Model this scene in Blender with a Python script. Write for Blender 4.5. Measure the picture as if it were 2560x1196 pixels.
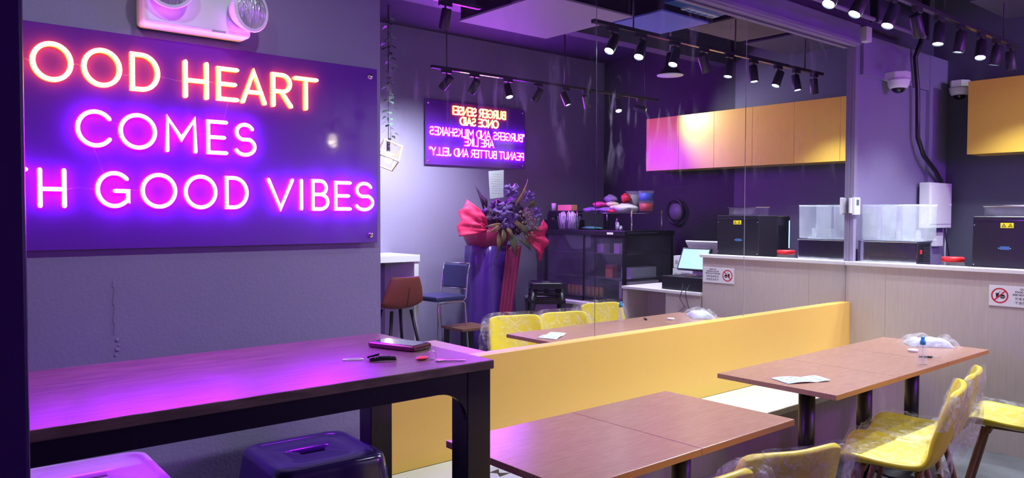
import bpy, bmesh, math, random
from mathutils import Vector, Matrix, noise
random.seed(7)
for o in list(bpy.data.objects): bpy.data.objects.remove(o)
SC = bpy.context.scene; C = SC.collection
PI = math.pi
# ---------------------------------------------------------------- camera
F = Vector((0.64541528, 0.76316481, -0.03191533)); R = Vector((0.76360896, -0.64567282, 0.00282358)); U = Vector((0.018452, 0.02619321, 0.99948659))
cam = bpy.data.cameras.new('camera'); cam.sensor_width = 36; cam.lens = 1943.35/2560*36; cam.clip_start = .05
co = bpy.data.objects.new('camera', cam); C.objects.link(co)
M = Matrix((R, U, -F)).transposed().to_4x4(); M.translation = Vector((0, -2.8254, 1.55)); co.matrix_world = M
SC.camera = co
# ---------------------------------------------------------------- world and exposure
w = bpy.data.worlds.new('world'); SC.world = w; w.use_nodes = True
w.node_tree.nodes['Background'].inputs[0].default_value = (.05, .05, .09, 1); w.node_tree.nodes['Background'].inputs[1].default_value = .3
vs = SC.view_settings; vs.view_transform = 'Standard'; vs.look = 'None'; vs.gamma = 1; vs.use_curve_mapping = False; vs.exposure = 0.5
SC.display_settings.display_device = 'sRGB'
NEON_P, NEON_O, SPOT_W = 24.0, 9.0, 60.0
# every lamp: (x, y, z, aim x, aim y, aim z, power factor)
TRACK_B = [(3.93, (-.7, .1, -1), .8), (4.22, (-.6, .2, -1), 1.5), (4.60, (-.5, .1, -1), 1.3), (4.95, (.6, 0, -1), .6), (5.28, (-.25, 0, -1), 1), (5.62, (-.06, .15, -1), 1.2), (5.99, (-.45, -.1, -1), 1), (6.28, (.0, .2, -1), .9), (6.58, (.15, .0, -1), 1.0)]
TRACK_A = [(4.02, (-.3, -1.2, -1), 2.2), (4.33, (.1, -1.1, -1), 2.0), (4.73, (-.1, .45, -1), .7), (5.11, (-.3, -.6, -1), .5), (5.48, (.25, .35, -1), 1.5), (5.78, (.5, -.2, -1), .5), (6.26, (-.3, .5, -1), .7), (6.62, (.46, .75, -.22), .7)]
TRACK_C = [(.15, (.2, .9, -1.2), .3), (.9, (.1, .9, -1.2), .3), (1.7, (.1, .4, -1.2), .6), (2.5, (.1, .1, -1.2), .6), (3.1, (0, -.4, -1.2), .6)]  # unseen track, added to light the high table side
# ---------------------------------------------------------------- materials
MT = {}
def mat(name, col, rough=.5, metal=0, spec=.5, emi=None, est=0, coat=0, noise_s=None, noise_a=.15, stretch=(1, 1, 1), bump=0, bscale=60, col2=None, trans=0, alpha=1):
    m = bpy.data.materials.new(name); m.use_nodes = True; nt = m.node_tree; b = nt.nodes['Principled BSDF']
    b.inputs['Base Color'].default_value = (*col, 1); b.inputs['Roughness'].default_value = rough; b.inputs['Metallic'].default_value = metal
    b.inputs['Specular IOR Level'].default_value = spec; b.inputs['Coat Weight'].default_value = coat
    b.inputs['Transmission Weight'].default_value = trans; b.inputs['Alpha'].default_value = alpha
    if emi: b.inputs['Emission Color'].default_value = (*emi, 1); b.inputs['Emission Strength'].default_value = est
    if noise_s or bump:
        tc = nt.nodes.new('ShaderNodeTexCoord'); mp = nt.nodes.new('ShaderNodeMapping'); mp.inputs['Scale'].default_value = stretch
        nt.links.new(tc.outputs['Object'], mp.inputs[0])
    if noise_s:
        n = nt.nodes.new('ShaderNodeTexNoise'); n.inputs['Scale'].default_value = noise_s; n.inputs['Detail'].default_value = 6; nt.links.new(mp.outputs[0], n.inputs[0])
        r = nt.nodes.new('ShaderNodeValToRGB'); c2 = col2 or tuple(max(0, c*(1-noise_a*2)) for c in col)
        r.color_ramp.elements[0].position = .3; r.color_ramp.elements[1].position = .7
        r.color_ramp.elements[0].color = (*c2, 1); r.color_ramp.elements[1].color = (*col, 1)
        nt.links.new(n.outputs['Fac'], r.inputs[0]); nt.links.new(r.outputs[0], b.inputs['Base Color'])
    if bump:
        n2 = nt.nodes.new('ShaderNodeTexNoise'); n2.inputs['Scale'].default_value = bscale; n2.inputs['Detail'].default_value = 4; nt.links.new(mp.outputs[0], n2.inputs[0])
        bp = nt.nodes.new('ShaderNodeBump'); bp.inputs['Strength'].default_value = bump; bp.inputs['Distance'].default_value = .01
        nt.links.new(n2.outputs['Fac'], bp.inputs['Height']); nt.links.new(bp.outputs[0], b.inputs['Normal'])
    MT[name] = m; return m
mat('paint', (.26, .225, .37), .55, bump=.12, bscale=90, noise_s=1.5, noise_a=.04)
mat('paint_dark', (.085, .085, .12), .6, bump=.1, bscale=60)
mat('paint_black', (.022, .022, .035), .7, bump=.2, bscale=30)
mat('ceiling', (.028, .028, .055), .8)
mat('trim_paint', (.26, .22, .33), .5)
mat('floor', (.17, .18, .19), .45, noise_s=3, noise_a=.25, bump=.08, bscale=40)
mat('column', (.07, .03, .17), .25)
mat('board', (.14, .03, .34), .045, spec=.6)  # black acrylic with the violet neon glow put into its base colour
mat('yellow', (.72, .455, .095), .38, spec=.4)
mat('cab_yellow', (.80, .50, .065), .32, spec=.5)
mat('bench_white', (.62, .62, .55), .4)
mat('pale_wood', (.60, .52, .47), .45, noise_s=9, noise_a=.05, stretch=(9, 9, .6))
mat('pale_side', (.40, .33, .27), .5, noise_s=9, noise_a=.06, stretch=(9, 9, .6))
mat('cap_white', (.80, .78, .76), .35)
mat('red_wood', (.40, .215, .155), .25, spec=.6, noise_s=14, stretch=(1, 12, 1), col2=(.33, .165, .115))
mat('red_edge', (.42, .19, .06), .4)
mat('dark_wood', (.17, .105, .085), .30, spec=.55, noise_s=7, stretch=(1.2, 16, 4), col2=(.07, .042, .038), bump=.15, bscale=20)
mat('black', (.012, .011, .018), .35)
mat('black_gloss', (.008, .008, .014), .09, spec=.6)
mat('stool_black', (.035, .018, .10), .16, spec=.7)
mat('black_metal', (.015, .013, .022), .3, spec=.6)
mat('track_black', (.03, .028, .04), .4)
mat('white', (.80, .80, .80), .4)
mat('white_gloss', (.82, .82, .84), .22)
mat('white_matt', (.42, .43, .47), .6, bump=.5, bscale=14)
mat('grey', (.35, .35, .38), .45)
mat('fan_grey', (.17, .165, .21), .5)
mat('chrome', (.78, .78, .82), .12, 1)
mat('steel', (.62, .63, .68), .16, 1, bump=.25, bscale=5)
mat('shell_yellow', (.74, .60, .03), .4)
mat('cushion_yellow', (.72, .58, .04), .5)
mat('leg_wood', (.33, .16, .085), .45, noise_s=10, stretch=(8, 8, 1))
mat('red_leather', (.32, .085, .05), .45, bump=.1, bscale=90)
mat('blue_leather', (.045, .05, .16), .4, bump=.15, bscale=14)
mat('satin_purple', (.10, .035, .33), .28, spec=.7, bump=.2, bscale=7)
mat('satin_magenta', (.34, .02, .10), .35, bump=.2, bscale=9)
mat('tissue', (.86, .035, .16), .6, bump=.5, bscale=16)
mat('petal_dark', (.085, .03, .12), .6, noise_s=20, col2=(.02, .008, .03))
mat('petal_plum', (.13, .05, .22), .55, noise_s=16, col2=(.04, .015, .08))
mat('petal_violet', (.22, .12, .42), .55)
mat('leaf', (.06, .12, .05), .45, noise_s=10, col2=(.16, .11, .05))
mat('leaf_brown', (.38, .17, .09), .55, noise_s=10, col2=(.12, .10, .05))
mat('bud', (.40, .28, .20), .6)
mat('ivy', (.07, .12, .09), .45)
mat('cage_wood', (.66, .50, .30), .45)
mat('fob', (.75, .06, .06), .3)
mat('phone_case', (.07, .006, .025), .2, spec=.7)
mat('blue_cap', (.01, .25, .60), .35)
mat('red_lid', (.75, .02, .03), .35)
mat('blue_plastic', (.03, .10, .42), .4)
mat('blue_fill', (.02, .10, .62), .5)
mat('red_fill', (.55, .02, .04), .5)
mat('ac_blue', (.04, .12, .32), .4)
mat('orange_box', (.80, .38, .20), .6)
mat('green_cloth', (.03, .20, .12), .8)
mat('pink_pack', (.60, .05, .20), .4)
mat('cream_pack', (.66, .60, .35), .4)
mat('violet_pack', (.22, .14, .36), .4)
mat('can_gold', (.52, .33, .06), .3, .6)
mat('carton', (.62, .62, .64), .7)
mat('slab_white', (.36, .32, .38), .6)
mat('slab_blue', (.17, .22, .62), .5)
mat('slab_brown', (.16, .145, .12), .7, noise_s=2, noise_a=.2)
mat('warn_yellow', (.85, .72, .02), .4)
mat('ink', (.01, .01, .012), .5)
mat('sign_red', (.60, .01, .03), .4)
mat('lcd', (.10, .15, .13), .3)
mat('glass_lens', (.75, .75, .8), .12, .7, bump=1.0, bscale=45, stretch=(3, .3, .6))
mat('paper_blue', (.46, .54, .60), .6)
mat('paper_ink', (.18, .42, .40), .6)
mat('lens_lit', (.9, .95, 1), .3, emi=(.72, .95, 1), est=40)
mat('lens_dim', (.9, .95, 1), .3, emi=(.80, .92, 1), est=2.5)
mat('bulb', (1, .9, .7), .3, emi=(1, .86, .62), est=8)
mat('screen_lit', (.3, .5, .7), .2, emi=(.30, .52, .74), est=.75)
mat('highlight_cyan', (.2, .8, 1), .3, emi=(.25, .80, 1), est=4)
mat('neon_violet_core', (1, .8, 1), .4, emi=(.40, .0082, 1), est=160)
mat('neon_violet', (.5, .05, .9), .4, emi=(.34, .002, 1), est=NEON_P)
mat('neon_orange_core', (1, .9, .7), .4, emi=(1, .37, .05), est=27)
mat('neon_orange', (1, .3, .02), .4, emi=(1, .30, .006), est=NEON_O)
def film(name, fac_lo, fac_hi, tint=(.92, .90, .98), sc=16, rough=.10, bm=.9):
    m = bpy.data.materials.new(name); m.use_nodes = True; nt = m.node_tree; N = nt.nodes; L = nt.links
    b = N['Principled BSDF']; b.inputs['Base Color'].default_value = (*tint, 1); b.inputs['Roughness'].default_value = rough; b.inputs['Specular IOR Level'].default_value = 1
    tr = N.new('ShaderNodeBsdfTransparent'); mx = N.new('ShaderNodeMixShader'); tc = N.new('ShaderNodeTexCoord')
    n = N.new('ShaderNodeTexNoise'); n.inputs['Scale'].default_value = sc; n.inputs['Detail'].default_value = 5; n.inputs['Distortion'].default_value = 1.5; L.new(tc.outputs['Object'], n.inputs[0])
    rr = N.new('ShaderNodeMapRange'); rr.inputs[1].default_value = .4; rr.inputs[2].default_value = .68; rr.inputs[3].default_value = fac_lo; rr.inputs[4].default_value = fac_hi; L.new(n.outputs['Fac'], rr.inputs[0])
    bp = N.new('ShaderNodeBump'); bp.inputs['Strength'].default_value = bm; bp.inputs['Distance'].default_value = .03; L.new(n.outputs['Fac'], bp.inputs['Height']); L.new(bp.outputs[0], b.inputs['Normal'])
    L.new(rr.outputs[0], mx.inputs[0]); L.new(tr.outputs[0], mx.inputs[1]); L.new(b.outputs[0], mx.inputs[2]); L.new(mx.outputs[0], N['Material Output'].inputs[0])
    MT[name] = m; return m
film('film', .03, .27); film('film_tail', .08, .36); film('clear_plastic', .06, .2, sc=3, rough=.05)
film('bowl_plastic', .14, .24, tint=(.78, .84, .94), sc=5, rough=.08, bm=.12); film('pane', .05, .12, tint=(.4, .42, .5), sc=2, rough=.04)
# mirror: silvered glass with wiped-dust smears
m = bpy.data.materials.new('mirror'); m.use_nodes = True; nt = m.node_tree; N = nt.nodes; L = nt.links; N.remove(N['Principled BSDF'])
g = N.new('ShaderNodeBsdfGlossy'); g.inputs['Roughness'].default_value = 0; g.inputs['Color'].default_value = (.90, .90, .93, 1)
d = N.new('ShaderNodeBsdfGlossy'); d.inputs['Roughness'].default_value = .42; d.inputs['Color'].default_value = (.85, .88, .92, 1)
d2 = N.new('ShaderNodeBsdfDiffuse'); d2.inputs['Color'].default_value = (.7, .72, .8, 1); da = N.new('ShaderNodeMixShader'); da.inputs[0].default_value = .5; L.new(d.outputs[0], da.inputs[1]); L.new(d2.outputs[0], da.inputs[2])
tc = N.new('ShaderNodeTexCoord'); mp = N.new('ShaderNodeMapping'); mp.inputs['Rotation'].default_value = (0, math.radians(28), 0); mp.inputs['Scale'].default_value = (3.2, 1, .8); L.new(tc.outputs['Object'], mp.inputs[0])
n = N.new('ShaderNodeTexNoise'); n.inputs['Scale'].default_value = 3.2; n.inputs['Detail'].default_value = 7; n.inputs['Roughness'].default_value = .62; n.inputs['Distortion'].default_value = .7; L.new(mp.outputs[0], n.inputs[0])
n2 = N.new('ShaderNodeTexNoise'); n2.inputs['Scale'].default_value = 1.1; L.new(tc.outputs['Object'], n2.inputs[0])
r1 = N.new('ShaderNodeMapRange'); r1.inputs[1].default_value = .54; r1.inputs[2].default_value = .76; r1.inputs[3].default_value = .0; r1.inputs[4].default_value = .42; L.new(n.outputs['Fac'], r1.inputs[0])
r2 = N.new('ShaderNodeMapRange'); r2.inputs[1].default_value = .42; r2.inputs[2].default_value = .62; L.new(n2.outputs['Fac'], r2.inputs[0])
sx = N.new('ShaderNodeSeparateXYZ'); L.new(tc.outputs['Object'], sx.inputs[0])
r3 = N.new('ShaderNodeMapRange'); r3.inputs[1].default_value = -.5; r3.inputs[2].default_value = 0; L.new(sx.outputs['Z'], r3.inputs[0])
mm = N.new('ShaderNodeMath'); mm.operation = 'MULTIPLY'; L.new(r1.outputs[0], mm.inputs[0]); L.new(r2.outputs[0], mm.inputs[1])
m3 = N.new('ShaderNodeMath'); m3.operation = 'MULTIPLY'; L.new(mm.outputs[0], m3.inputs[0]); L.new(r3.outputs[0], m3.inputs[1])
ad = N.new('ShaderNodeMath'); ad.operation = 'ADD'; ad.inputs[1].default_value = .006; L.new(m3.outputs[0], ad.inputs[0])
mx = N.new('ShaderNodeMixShader'); L.new(ad.outputs[0], mx.inputs[0]); L.new(g.outputs[0], mx.inputs[1]); L.new(da.outputs[0], mx.inputs[2]); L.new(mx.outputs[0], N['Material Output'].inputs[0]); MT['mirror'] = m
# ---------------------------------------------------------------- geometry helpers
ORG = {}
class B:
    def __init__(s): s.bm = bmesh.new(); s.mi = 0
    def _new(s, geom_verts, faces_before):
        for f in s.bm.faces:
            if f.index == -1 or f.index >= faces_before: pass
    def box(s, x0, x1, y0, y1, z0, z1, bev=0, seg=2, m=None):
        n0 = len(s.bm.faces)
        r = bmesh.ops.create_cube(s.bm, size=1); vs_ = r['verts']
        for v in vs_: v.co = Vector(((x0+x1)/2+v.co.x*(x1-x0), (y0+y1)/2+v.co.y*(y1-y0), (z0+z1)/2+v.co.z*(z1-z0)))
        if m:
            for v in vs_: v.co = m @ v.co
        if bev:
            es = set()
            for v in vs_:
                for e in v.link_edges: es.add(e)
            bmesh.ops.bevel(s.bm, geom=list(es), offset=bev, segments=seg, profile=.5, affect='EDGES', clamp_overlap=True)
        return s
    def obox(s, c, ax, ay, az, bev=0, seg=2):
        """box from centre and three half axes"""
        c, ax, ay, az = map(Vector, (c, ax, ay, az)); mtx = Matrix((ax, ay, az)).transposed().to_4x4(); mtx.translation = c
        if bev:
            k = max(ax.length, ay.length, az.length)
            mtx2 = Matrix((ax.normalized(), ay.normalized(), az.normalized())).transposed().to_4x4(); mtx2.translation = c
            t = B(); t.box(-ax.length, ax.length, -ay.length, ay.length, -az.length, az.length, bev, seg)
            for v in t.bm.verts: v.co = mtx2 @ v.co
            me = bpy.data.meshes.new('t'); t.bm.to_mesh(me); s.bm.from_mesh(me); bpy.data.meshes.remove(me); t.bm.free(); return s
        return s.box(-1, 1, -1, 1, -1, 1, m=mtx)
    def ring(s, pts): return [s.bm.verts.new(p) for p in pts]
    def skin(s, rings, closed_u=True, caps=True, mi=None):
        n = len(rings[0])
        for a, b in zip(rings, rings[1:]):
            for i in range(n if closed_u else n-1):
                j = (i+1) % n
                try: f = s.bm.faces.new((a[i], a[j], b[j], b[i])); f.smooth = True
                except ValueError: pass
        if caps and closed_u:
            for q in (rings[0][::-1], rings[-1]):
                try: s.bm.faces.new(q)
                except ValueError: pass
        return s
    def cyl(s, p0, p1, r0, r1=None, seg=16, caps=True):
        r1 = r0 if r1 is None else r1; p0, p1 = Vector(p0), Vector(p1); z = (p1-p0).normalized()
        x = z.orthogonal().normalized(); y = z.cross(x)
        mk = lambda p, r: s.ring([p+(x*math.cos(2*PI*i/seg)+y*math.sin(2*PI*i/seg))*r for i in range(seg)])
        return s.skin([mk(p0, r0), mk(p1, r1)], caps=caps)
    def tube(s, pts, r, seg=8, closed=False):
        pts = [Vector(p) for p in pts]; rings = []; n = len(pts); up = None
        for i, p in enumerate(pts):
            a = pts[(i-1) % n] if (i or closed) else p; b = pts[(i+1) % n] if (i < n-1 or closed) else p
            t = (b-a).normalized()
            if up is None: up = t.orthogonal().normalized()
            x = (up - t*up.dot(t)).normalized(); up = x; y = t.cross(x); rr = r[i] if isinstance(r, (list, tuple)) else r
            rings.append(s.ring([p+(x*math.cos(2*PI*k/seg)+y*math.sin(2*PI*k/seg))*rr for k in range(seg)]))
        if closed: rings.append(rings[0])
        return s.skin(rings, caps=not closed)
    def lathe(s, prof, c=(0, 0, 0), axis=(0, 0, 1), seg=24):
        c = Vector(c); z = Vector(axis).normalized(); x = z.orthogonal().normalized(); y = z.cross(x)
        if abs(z.z) > .99: x, y = Vector((1, 0, 0)), Vector((0, 1, 0))
        rings = [s.ring([c+z*h+(x*math.cos(2*PI*i/seg)+y*math.sin(2*PI*i/seg))*max(r, 1e-5) for i in range(seg)]) for r, h in prof]
        return s.skin(rings)
    def ball(s, c, r, sc=(1, 1, 1), seg=16, wob=0, ws=5):
        q = bmesh.ops.create_uvsphere(s.bm, u_segments=seg, v_segments=max(6, seg//2), radius=1)
        for v in q['verts']:
            k = 1+(wob*noise.noise(v.co*ws+Vector(c)*3) if wob else 0)
            v.co = Vector(c)+Vector((v.co.x*sc[0], v.co.y*sc[1], v.co.z*sc[2]))*r*k
            for f in v.link_faces: f.smooth = True
        return s
    def grid(s, rows, smooth=True):
        rg = [s.ring(r) for r in rows]
        for a, b in zip(rg, rg[1:]):
            for i in range(len(a)-1):
                f = s.bm.faces.new((a[i], a[i+1], b[i+1], b[i])); f.smooth = smooth
        return s
    def prism(s, poly, d):
        """polygon (3D pts) extruded by vector d"""
        d = Vector(d); a = s.ring([Vector(p) for p in poly]); b = s.ring([Vector(p)+d for p in poly]); n = len(a)
        s.bm.faces.new(a[::-1]); s.bm.faces.new(b)
        for i in range(n): s.bm.faces.new((a[i], a[(i+1) % n], b[(i+1) % n], b[i]))
        return s
def tag(o, label=None, cat=None, group=None, kind=None):
    if label: o['label'] = label
    if cat: o['category'] = cat
    if group: o['group'] = group
    if kind: o['kind'] = kind
    return o
def thing(name, label, cat, loc=(0, 0, 0), group=None):
    o = bpy.data.objects.new(name, None); C.objects.link(o); o.location = loc; o.empty_display_size = .1
    ORG[o] = Vector(loc); return tag(o, label, cat, group)
def part(name, b, mt, parent=None, org=None, mods=None, smooth=None, label=None):
    bmesh.ops.recalc_face_normals(b.bm, faces=b.bm.faces) if not getattr(b, 'nr', 0) else None
    if parent is not None: o0 = ORG[parent]
    elif org is not None: o0 = Vector(org)
    else:
        xs = [v.co for v in b.bm.verts]; mn = Vector(map(min, zip(*xs))); mxx = Vector(map(max, zip(*xs))); o0 = Vector(((mn.x+mxx.x)/2, (mn.y+mxx.y)/2, mn.z))
    for v in b.bm.verts: v.co -= o0
    me = bpy.data.meshes.new(name); b.bm.to_mesh(me); b.bm.free()
    for k in (mt if isinstance(mt, (list, tuple)) else [mt]): me.materials.append(MT[k])
    if smooth is not None:
        for p in me.polygons: p.use_smooth = smooth
    o = bpy.data.objects.new(name, me); C.objects.link(o); ORG[o] = o0
    if parent is not None: o.parent = parent
    else: o.location = o0
    if label: o['label'] = label
    for k in (mods or []):
        if k[0] == 'sub': x = o.modifiers.new('sub', 'SUBSURF'); x.levels = x.render_levels = k[1]
        if k[0] == 'solid': x = o.modifiers.new('solid', 'SOLIDIFY'); x.thickness = k[1]; x.offset = k[2] if len(k) > 2 else 0
    return o
def single(name, b, mt, label, cat, group=None, mods=None, smooth=None):
    return tag(part(name, b, mt, mods=mods, smooth=smooth), label, cat, group)
def struct(name, b, mt): return tag(part(name, b, mt), kind='structure')
def dup(root, loc, rz=0, label=None, group=None, scale=None):
    r = root.copy(); C.objects.link(r); r.location = loc; r.rotation_euler = (0, 0, rz)
    if label: r['label'] = label
    if group: r['group'] = group
    def kids(a, b):
        for ch in list(a.children):
            c = ch.copy(); C.objects.link(c); c.parent = b; c.matrix_parent_inverse = ch.matrix_parent_inverse.copy(); kids(ch, c)
    kids(root, r); return r
def text_bm(b, body, size, origin, ex, ey, ez, depth=.0006, align='LEFT', bold=0):
    """letters written from origin along ex, upward ey, standing out along ez"""
    cu = bpy.data.curves.new('t', 'FONT'); cu.body = body; cu.size = size; cu.align_x = align; cu.extrude = depth; cu.offset = bold
    to = bpy.data.objects.new('t', cu); C.objects.link(to); dg = bpy.context.evaluated_depsgraph_get(); dg.update()
    me = bpy.data.meshes.new_from_object(to.evaluated_get(dg)); mtx = Matrix((Vector(ex), Vector(ey), Vector(ez))).transposed().to_4x4(); mtx.translation = Vector(origin); me.transform(mtx)
    b.bm.from_mesh(me); bpy.data.meshes.remove(me); bpy.data.objects.remove(to); bpy.data.curves.remove(cu); return b
ORD = ['leftmost', 'second from left', 'third from left', 'fourth from left', 'fifth from left', 'sixth from left', 'seventh from left', 'eighth from left', 'ninth from left', 'tenth from left']
# ================================================================= SETTING
WB = -4.12
struct('floor', B().box(-3, 8, WB, .3, -.05, 0), 'floor')
struct('ceiling', B().box(-3, 8, WB-.1, .5, 3.5, 3.6), 'ceiling')
b = B().box(-3, 1.583, -.15, .3, 0, 3.5)
# hairline crack, patched plaster and the scars of removed fittings
struct('wall_left', b, 'paint')
b = B()
for zz in range(9): b.box(.618+.002*math.sin(zz*2.1), .6215+.002*math.sin(zz*2.1), -.152, -.149, 1.165+zz*.019, 1.185+zz*.019)
for (x, z, r) in ((.627, 1.148, .006), (.627, 1.118, .007), (.633, 1.13, .004), (.622, 1.10, .004)): b.ball((x, -.151, z), r, (1, .25, 1), 10, .8, 3)
single('wall_scar', b, 'paint', 'filled crack and plaster scar low on the purple wall above the dark table', 'wall scar')
struct('wall_mirror_side', B().box(1.583, 7.43, .012, .3, 0, 2.92), 'paint')
struct('wall_upper_mirror_side', B().box(1.583, 7.43, .10, .3, 2.92, 3.5), 'paint_dark')
struct('wall_corner_step', B().box(7.06, 7.43, -.02, .012, 0, 2.92), 'paint')
struct('wall_kitchen', B().box(7.43, 7.6, -2.16, .3, 0, 3.5), 'paint_dark')
struct('wall_kitchen_dark', B().box(7.43, 7.6, WB, -2.16, 0, 3.5), 'paint_black')  # dark of a passage opening put into the wall colour
struct('wall_opposite', B().box(-3, 7.6, WB-.15, WB, 0, 3.5), 'paint')
struct('wall_front', B().box(-3.1, -3, WB, .3, 0, 3.5), 'paint_dark')
b = B().box(1.583, 5.72, -.055, .03, 2.835, 2.96); struct('trim_1', b, 'paint')
b = B().box(1.583, 5.70, -.075, .0, 2.812, 2.835).box(1.583, 5.70, -.055, -.02, 2.800, 2.812); struct('trim_2', b, 'trim_paint')
b = B().box(5.702, 5.745, -.035, .012, 1.203, 2.812); struct('trim_3', b, 'trim_paint')
b = B().box(5.86, 7.30, -.015, .03, 2.62, 2.92); struct('trim_4', b, 'paint')
# foreground column at the left edge of the view
struct('column', B().box(-.35, .127, -1.95, -1.6, 0, 3.5, .004), 'column')
# mirror panels
edges = [1.597, 2.962, 4.329, 5.697]
for i, nm in enumerate(('left tall mirror panel beside the neon sign wall', 'middle tall mirror panel between two joints, smeared with wiped dust', 'right tall mirror panel ending at the counter and thermostat')):
    t = thing('mirror_panel', nm, 'mirror', (edges[i]+.68, .005, 2.2))
    part('mirror_glass', B().box(edges[i]+.0005, edges[i+1]-.0025, 0, .006, .90, 2.815), 'mirror', t)
    part('glass_edge', B().box(edges[i+1]-.0026, edges[i+1]+.0004, -.0015, .006, .90, 2.815), 'chrome' if i == 0 else 'grey', t)
# ================================================================= BENCH with yellow back
t = thing('bench', 'long built-in bench with pale seat and yellow backrest under the mirror', 'bench', (3.6, -.25, 0))
part('backrest', B().box(1.592, 5.668, -.04, -.001, .455, .902, .0015), 'yellow', t)
part('seat', B().box(1.65, 5.668, -.49, -.04, .424, .455, .003), 'bench_white', t, label='pale seat board')
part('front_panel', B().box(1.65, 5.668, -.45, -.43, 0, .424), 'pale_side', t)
part('end_panel', B().box(1.592, 1.65, -.49, -.001, 0, .454), 'yellow', t)
b = B()
b.prism([(2.02, -.33, .4558), (2.14, -.30, .4558), (2.16, -.42, .4558), (2.04, -.45, .4558)], (0, 0, .0012))
tt = thing('leaflet', 'white leaflet with a black printed mark lying on the bench seat', 'leaflet', (2.09, -.37, .4555))
part('sheet', B().prism([(1.90, -.27, .4555), (2.12, -.22, .4555), (2.2, -.42, .4555), (1.98, -.47, .4555)], (0, 0, .0008)), 'white_matt', tt)
b.bm.free(); b = B()
b.prism([(2.03, -.28, .4564), (2.09, -.27, .4564), (2.06, -.31, .4564), (2.10, -.34, .4564), (2.03, -.35, .4564), (2.05, -.31, .4564)], (0, 0, .0004))
part('print', b, 'ink', tt)
# ================================================================= HIGH DARK TABLE
t = thing('high_table', 'long high table with dark wood top and black legs in the foreground', 'table', (.6, -.74, 0))
part('tabletop', B().box(-.6, 1.418, -1.070, -.410, 1.099, 1.125, .0025), 'dark_wood', t)
for x in (-.56, 1.336):
    for y in (-1.050, -.500):
        part('leg', B().box(x, x+.085, y, y+.078, 0, 1.099, .003), 'black', t)
def apron(y0, y1):
    z1, z0, r = 1.099, 1.044, .10
    pts = [(-.475, z1), (-.475, z0-.09)]
    for k in range(9): a = PI/2*k/8; pts.append((-.475+r*(1-math.cos(a)), z0-.09+.09*math.sin(a)))
    for k in range(9): a = PI/2*(1-k/8); pts.append((1.336-r*(1-math.cos(a)), z0-.09+.09*math.sin(a)))
    pts += [(1.336, z0-.09), (1.336, z1)]
    q = []
    for p in pts:
        if not q or (Vector(p)-Vector(q[-1])).length > 1e-4: q.append(p)
    return B().prism([(x, y0, z) for x, z in q], (0, y1-y0, 0))
part('apron', apron(-1.048, -1.030), 'black', t); part('apron', apron(-.445, -.427), 'black', t)
part('apron', B().box(1.38, 1.40, -.972, -.50, 1.044, 1.099), 'black', t)
# phone, keys and gadget on it
t = thing('phone', 'phone in a dark red case lying face up on the dark high table', 'phone', (1.313, -.723, 1.125))
ang = math.atan2(-.235, .085); ex = Vector((math.cos(ang), math.sin(ang), 0)); ey = Vector((-ex.y, ex.x, 0)); ez = Vector((0, 0, 1)); c = Vector((1.313, -.723, 1.1345))
part('case', B().obox(c, ex*.092, ey*.047, ez*.009, .007, 3), 'phone_case', t)
part('screen', B().obox(c+ez*.0092, ex*.083, ey*.040, ez*.0008, .0005), 'black_gloss', t, label='glossy black screen')
t = thing('key', 'metal key with red oval fob and ring on the table corner', 'key', (1.28, -.96, 1.125))
b = B(); b.ball((1.256, -.936, 1.130), .022, (1, .62, .22), 20); part('fob', b, 'fob', t, label='red oval fob')
b = B(); k = []
for i in range(24): a = 2*PI*i/24; k.append((1.279+.012*math.cos(a)*.8, -.954+.012*math.cos(a)*-.6, 1.138+.012*math.sin(a)))
b.tube(k, .0011, 6, True); part('ring', b, 'chrome', t)
b = B(); b.cyl((1.283, -.985, 1.1262), (1.283, -.985, 1.129), .012, seg=20); b.obox((1.313, -1.010, 1.1275), Vector((.029, -.023, 0)), Vector((.0025, .003, 0)), (0, 0, .0012)); part('blade', b, 'chrome', t)
t = thing('earphone_strap', 'small black gadget with white loop lying left of the phone', 'gadget', (1.15, -.86, 1.125))
b = B(); b.tube([(1.119, -.872, 1.132), (1.144, -.879, 1.133), (1.171, -.890, 1.133), (1.189, -.904, 1.132)], [.006, .007, .007, .006], 12); part('body', b, 'black_gloss', t)
b = B(); b.obox((1.141, -.855, 1.139), (.016, -.007, .004), (.003, .006, 0), (0, 0, .0035), .002); part('clip', b, 'black', t)
b = B(); k = []
for i in range(20): a = 2*PI*i/20; k.append((1.098+.027*math.cos(a), -.814+.012*math.sin(a)-.4*.027*math.cos(a), 1.1272))
b.tube(k, .0016, 6, True); part('loop', b, 'white', t, label='white loop')
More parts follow.
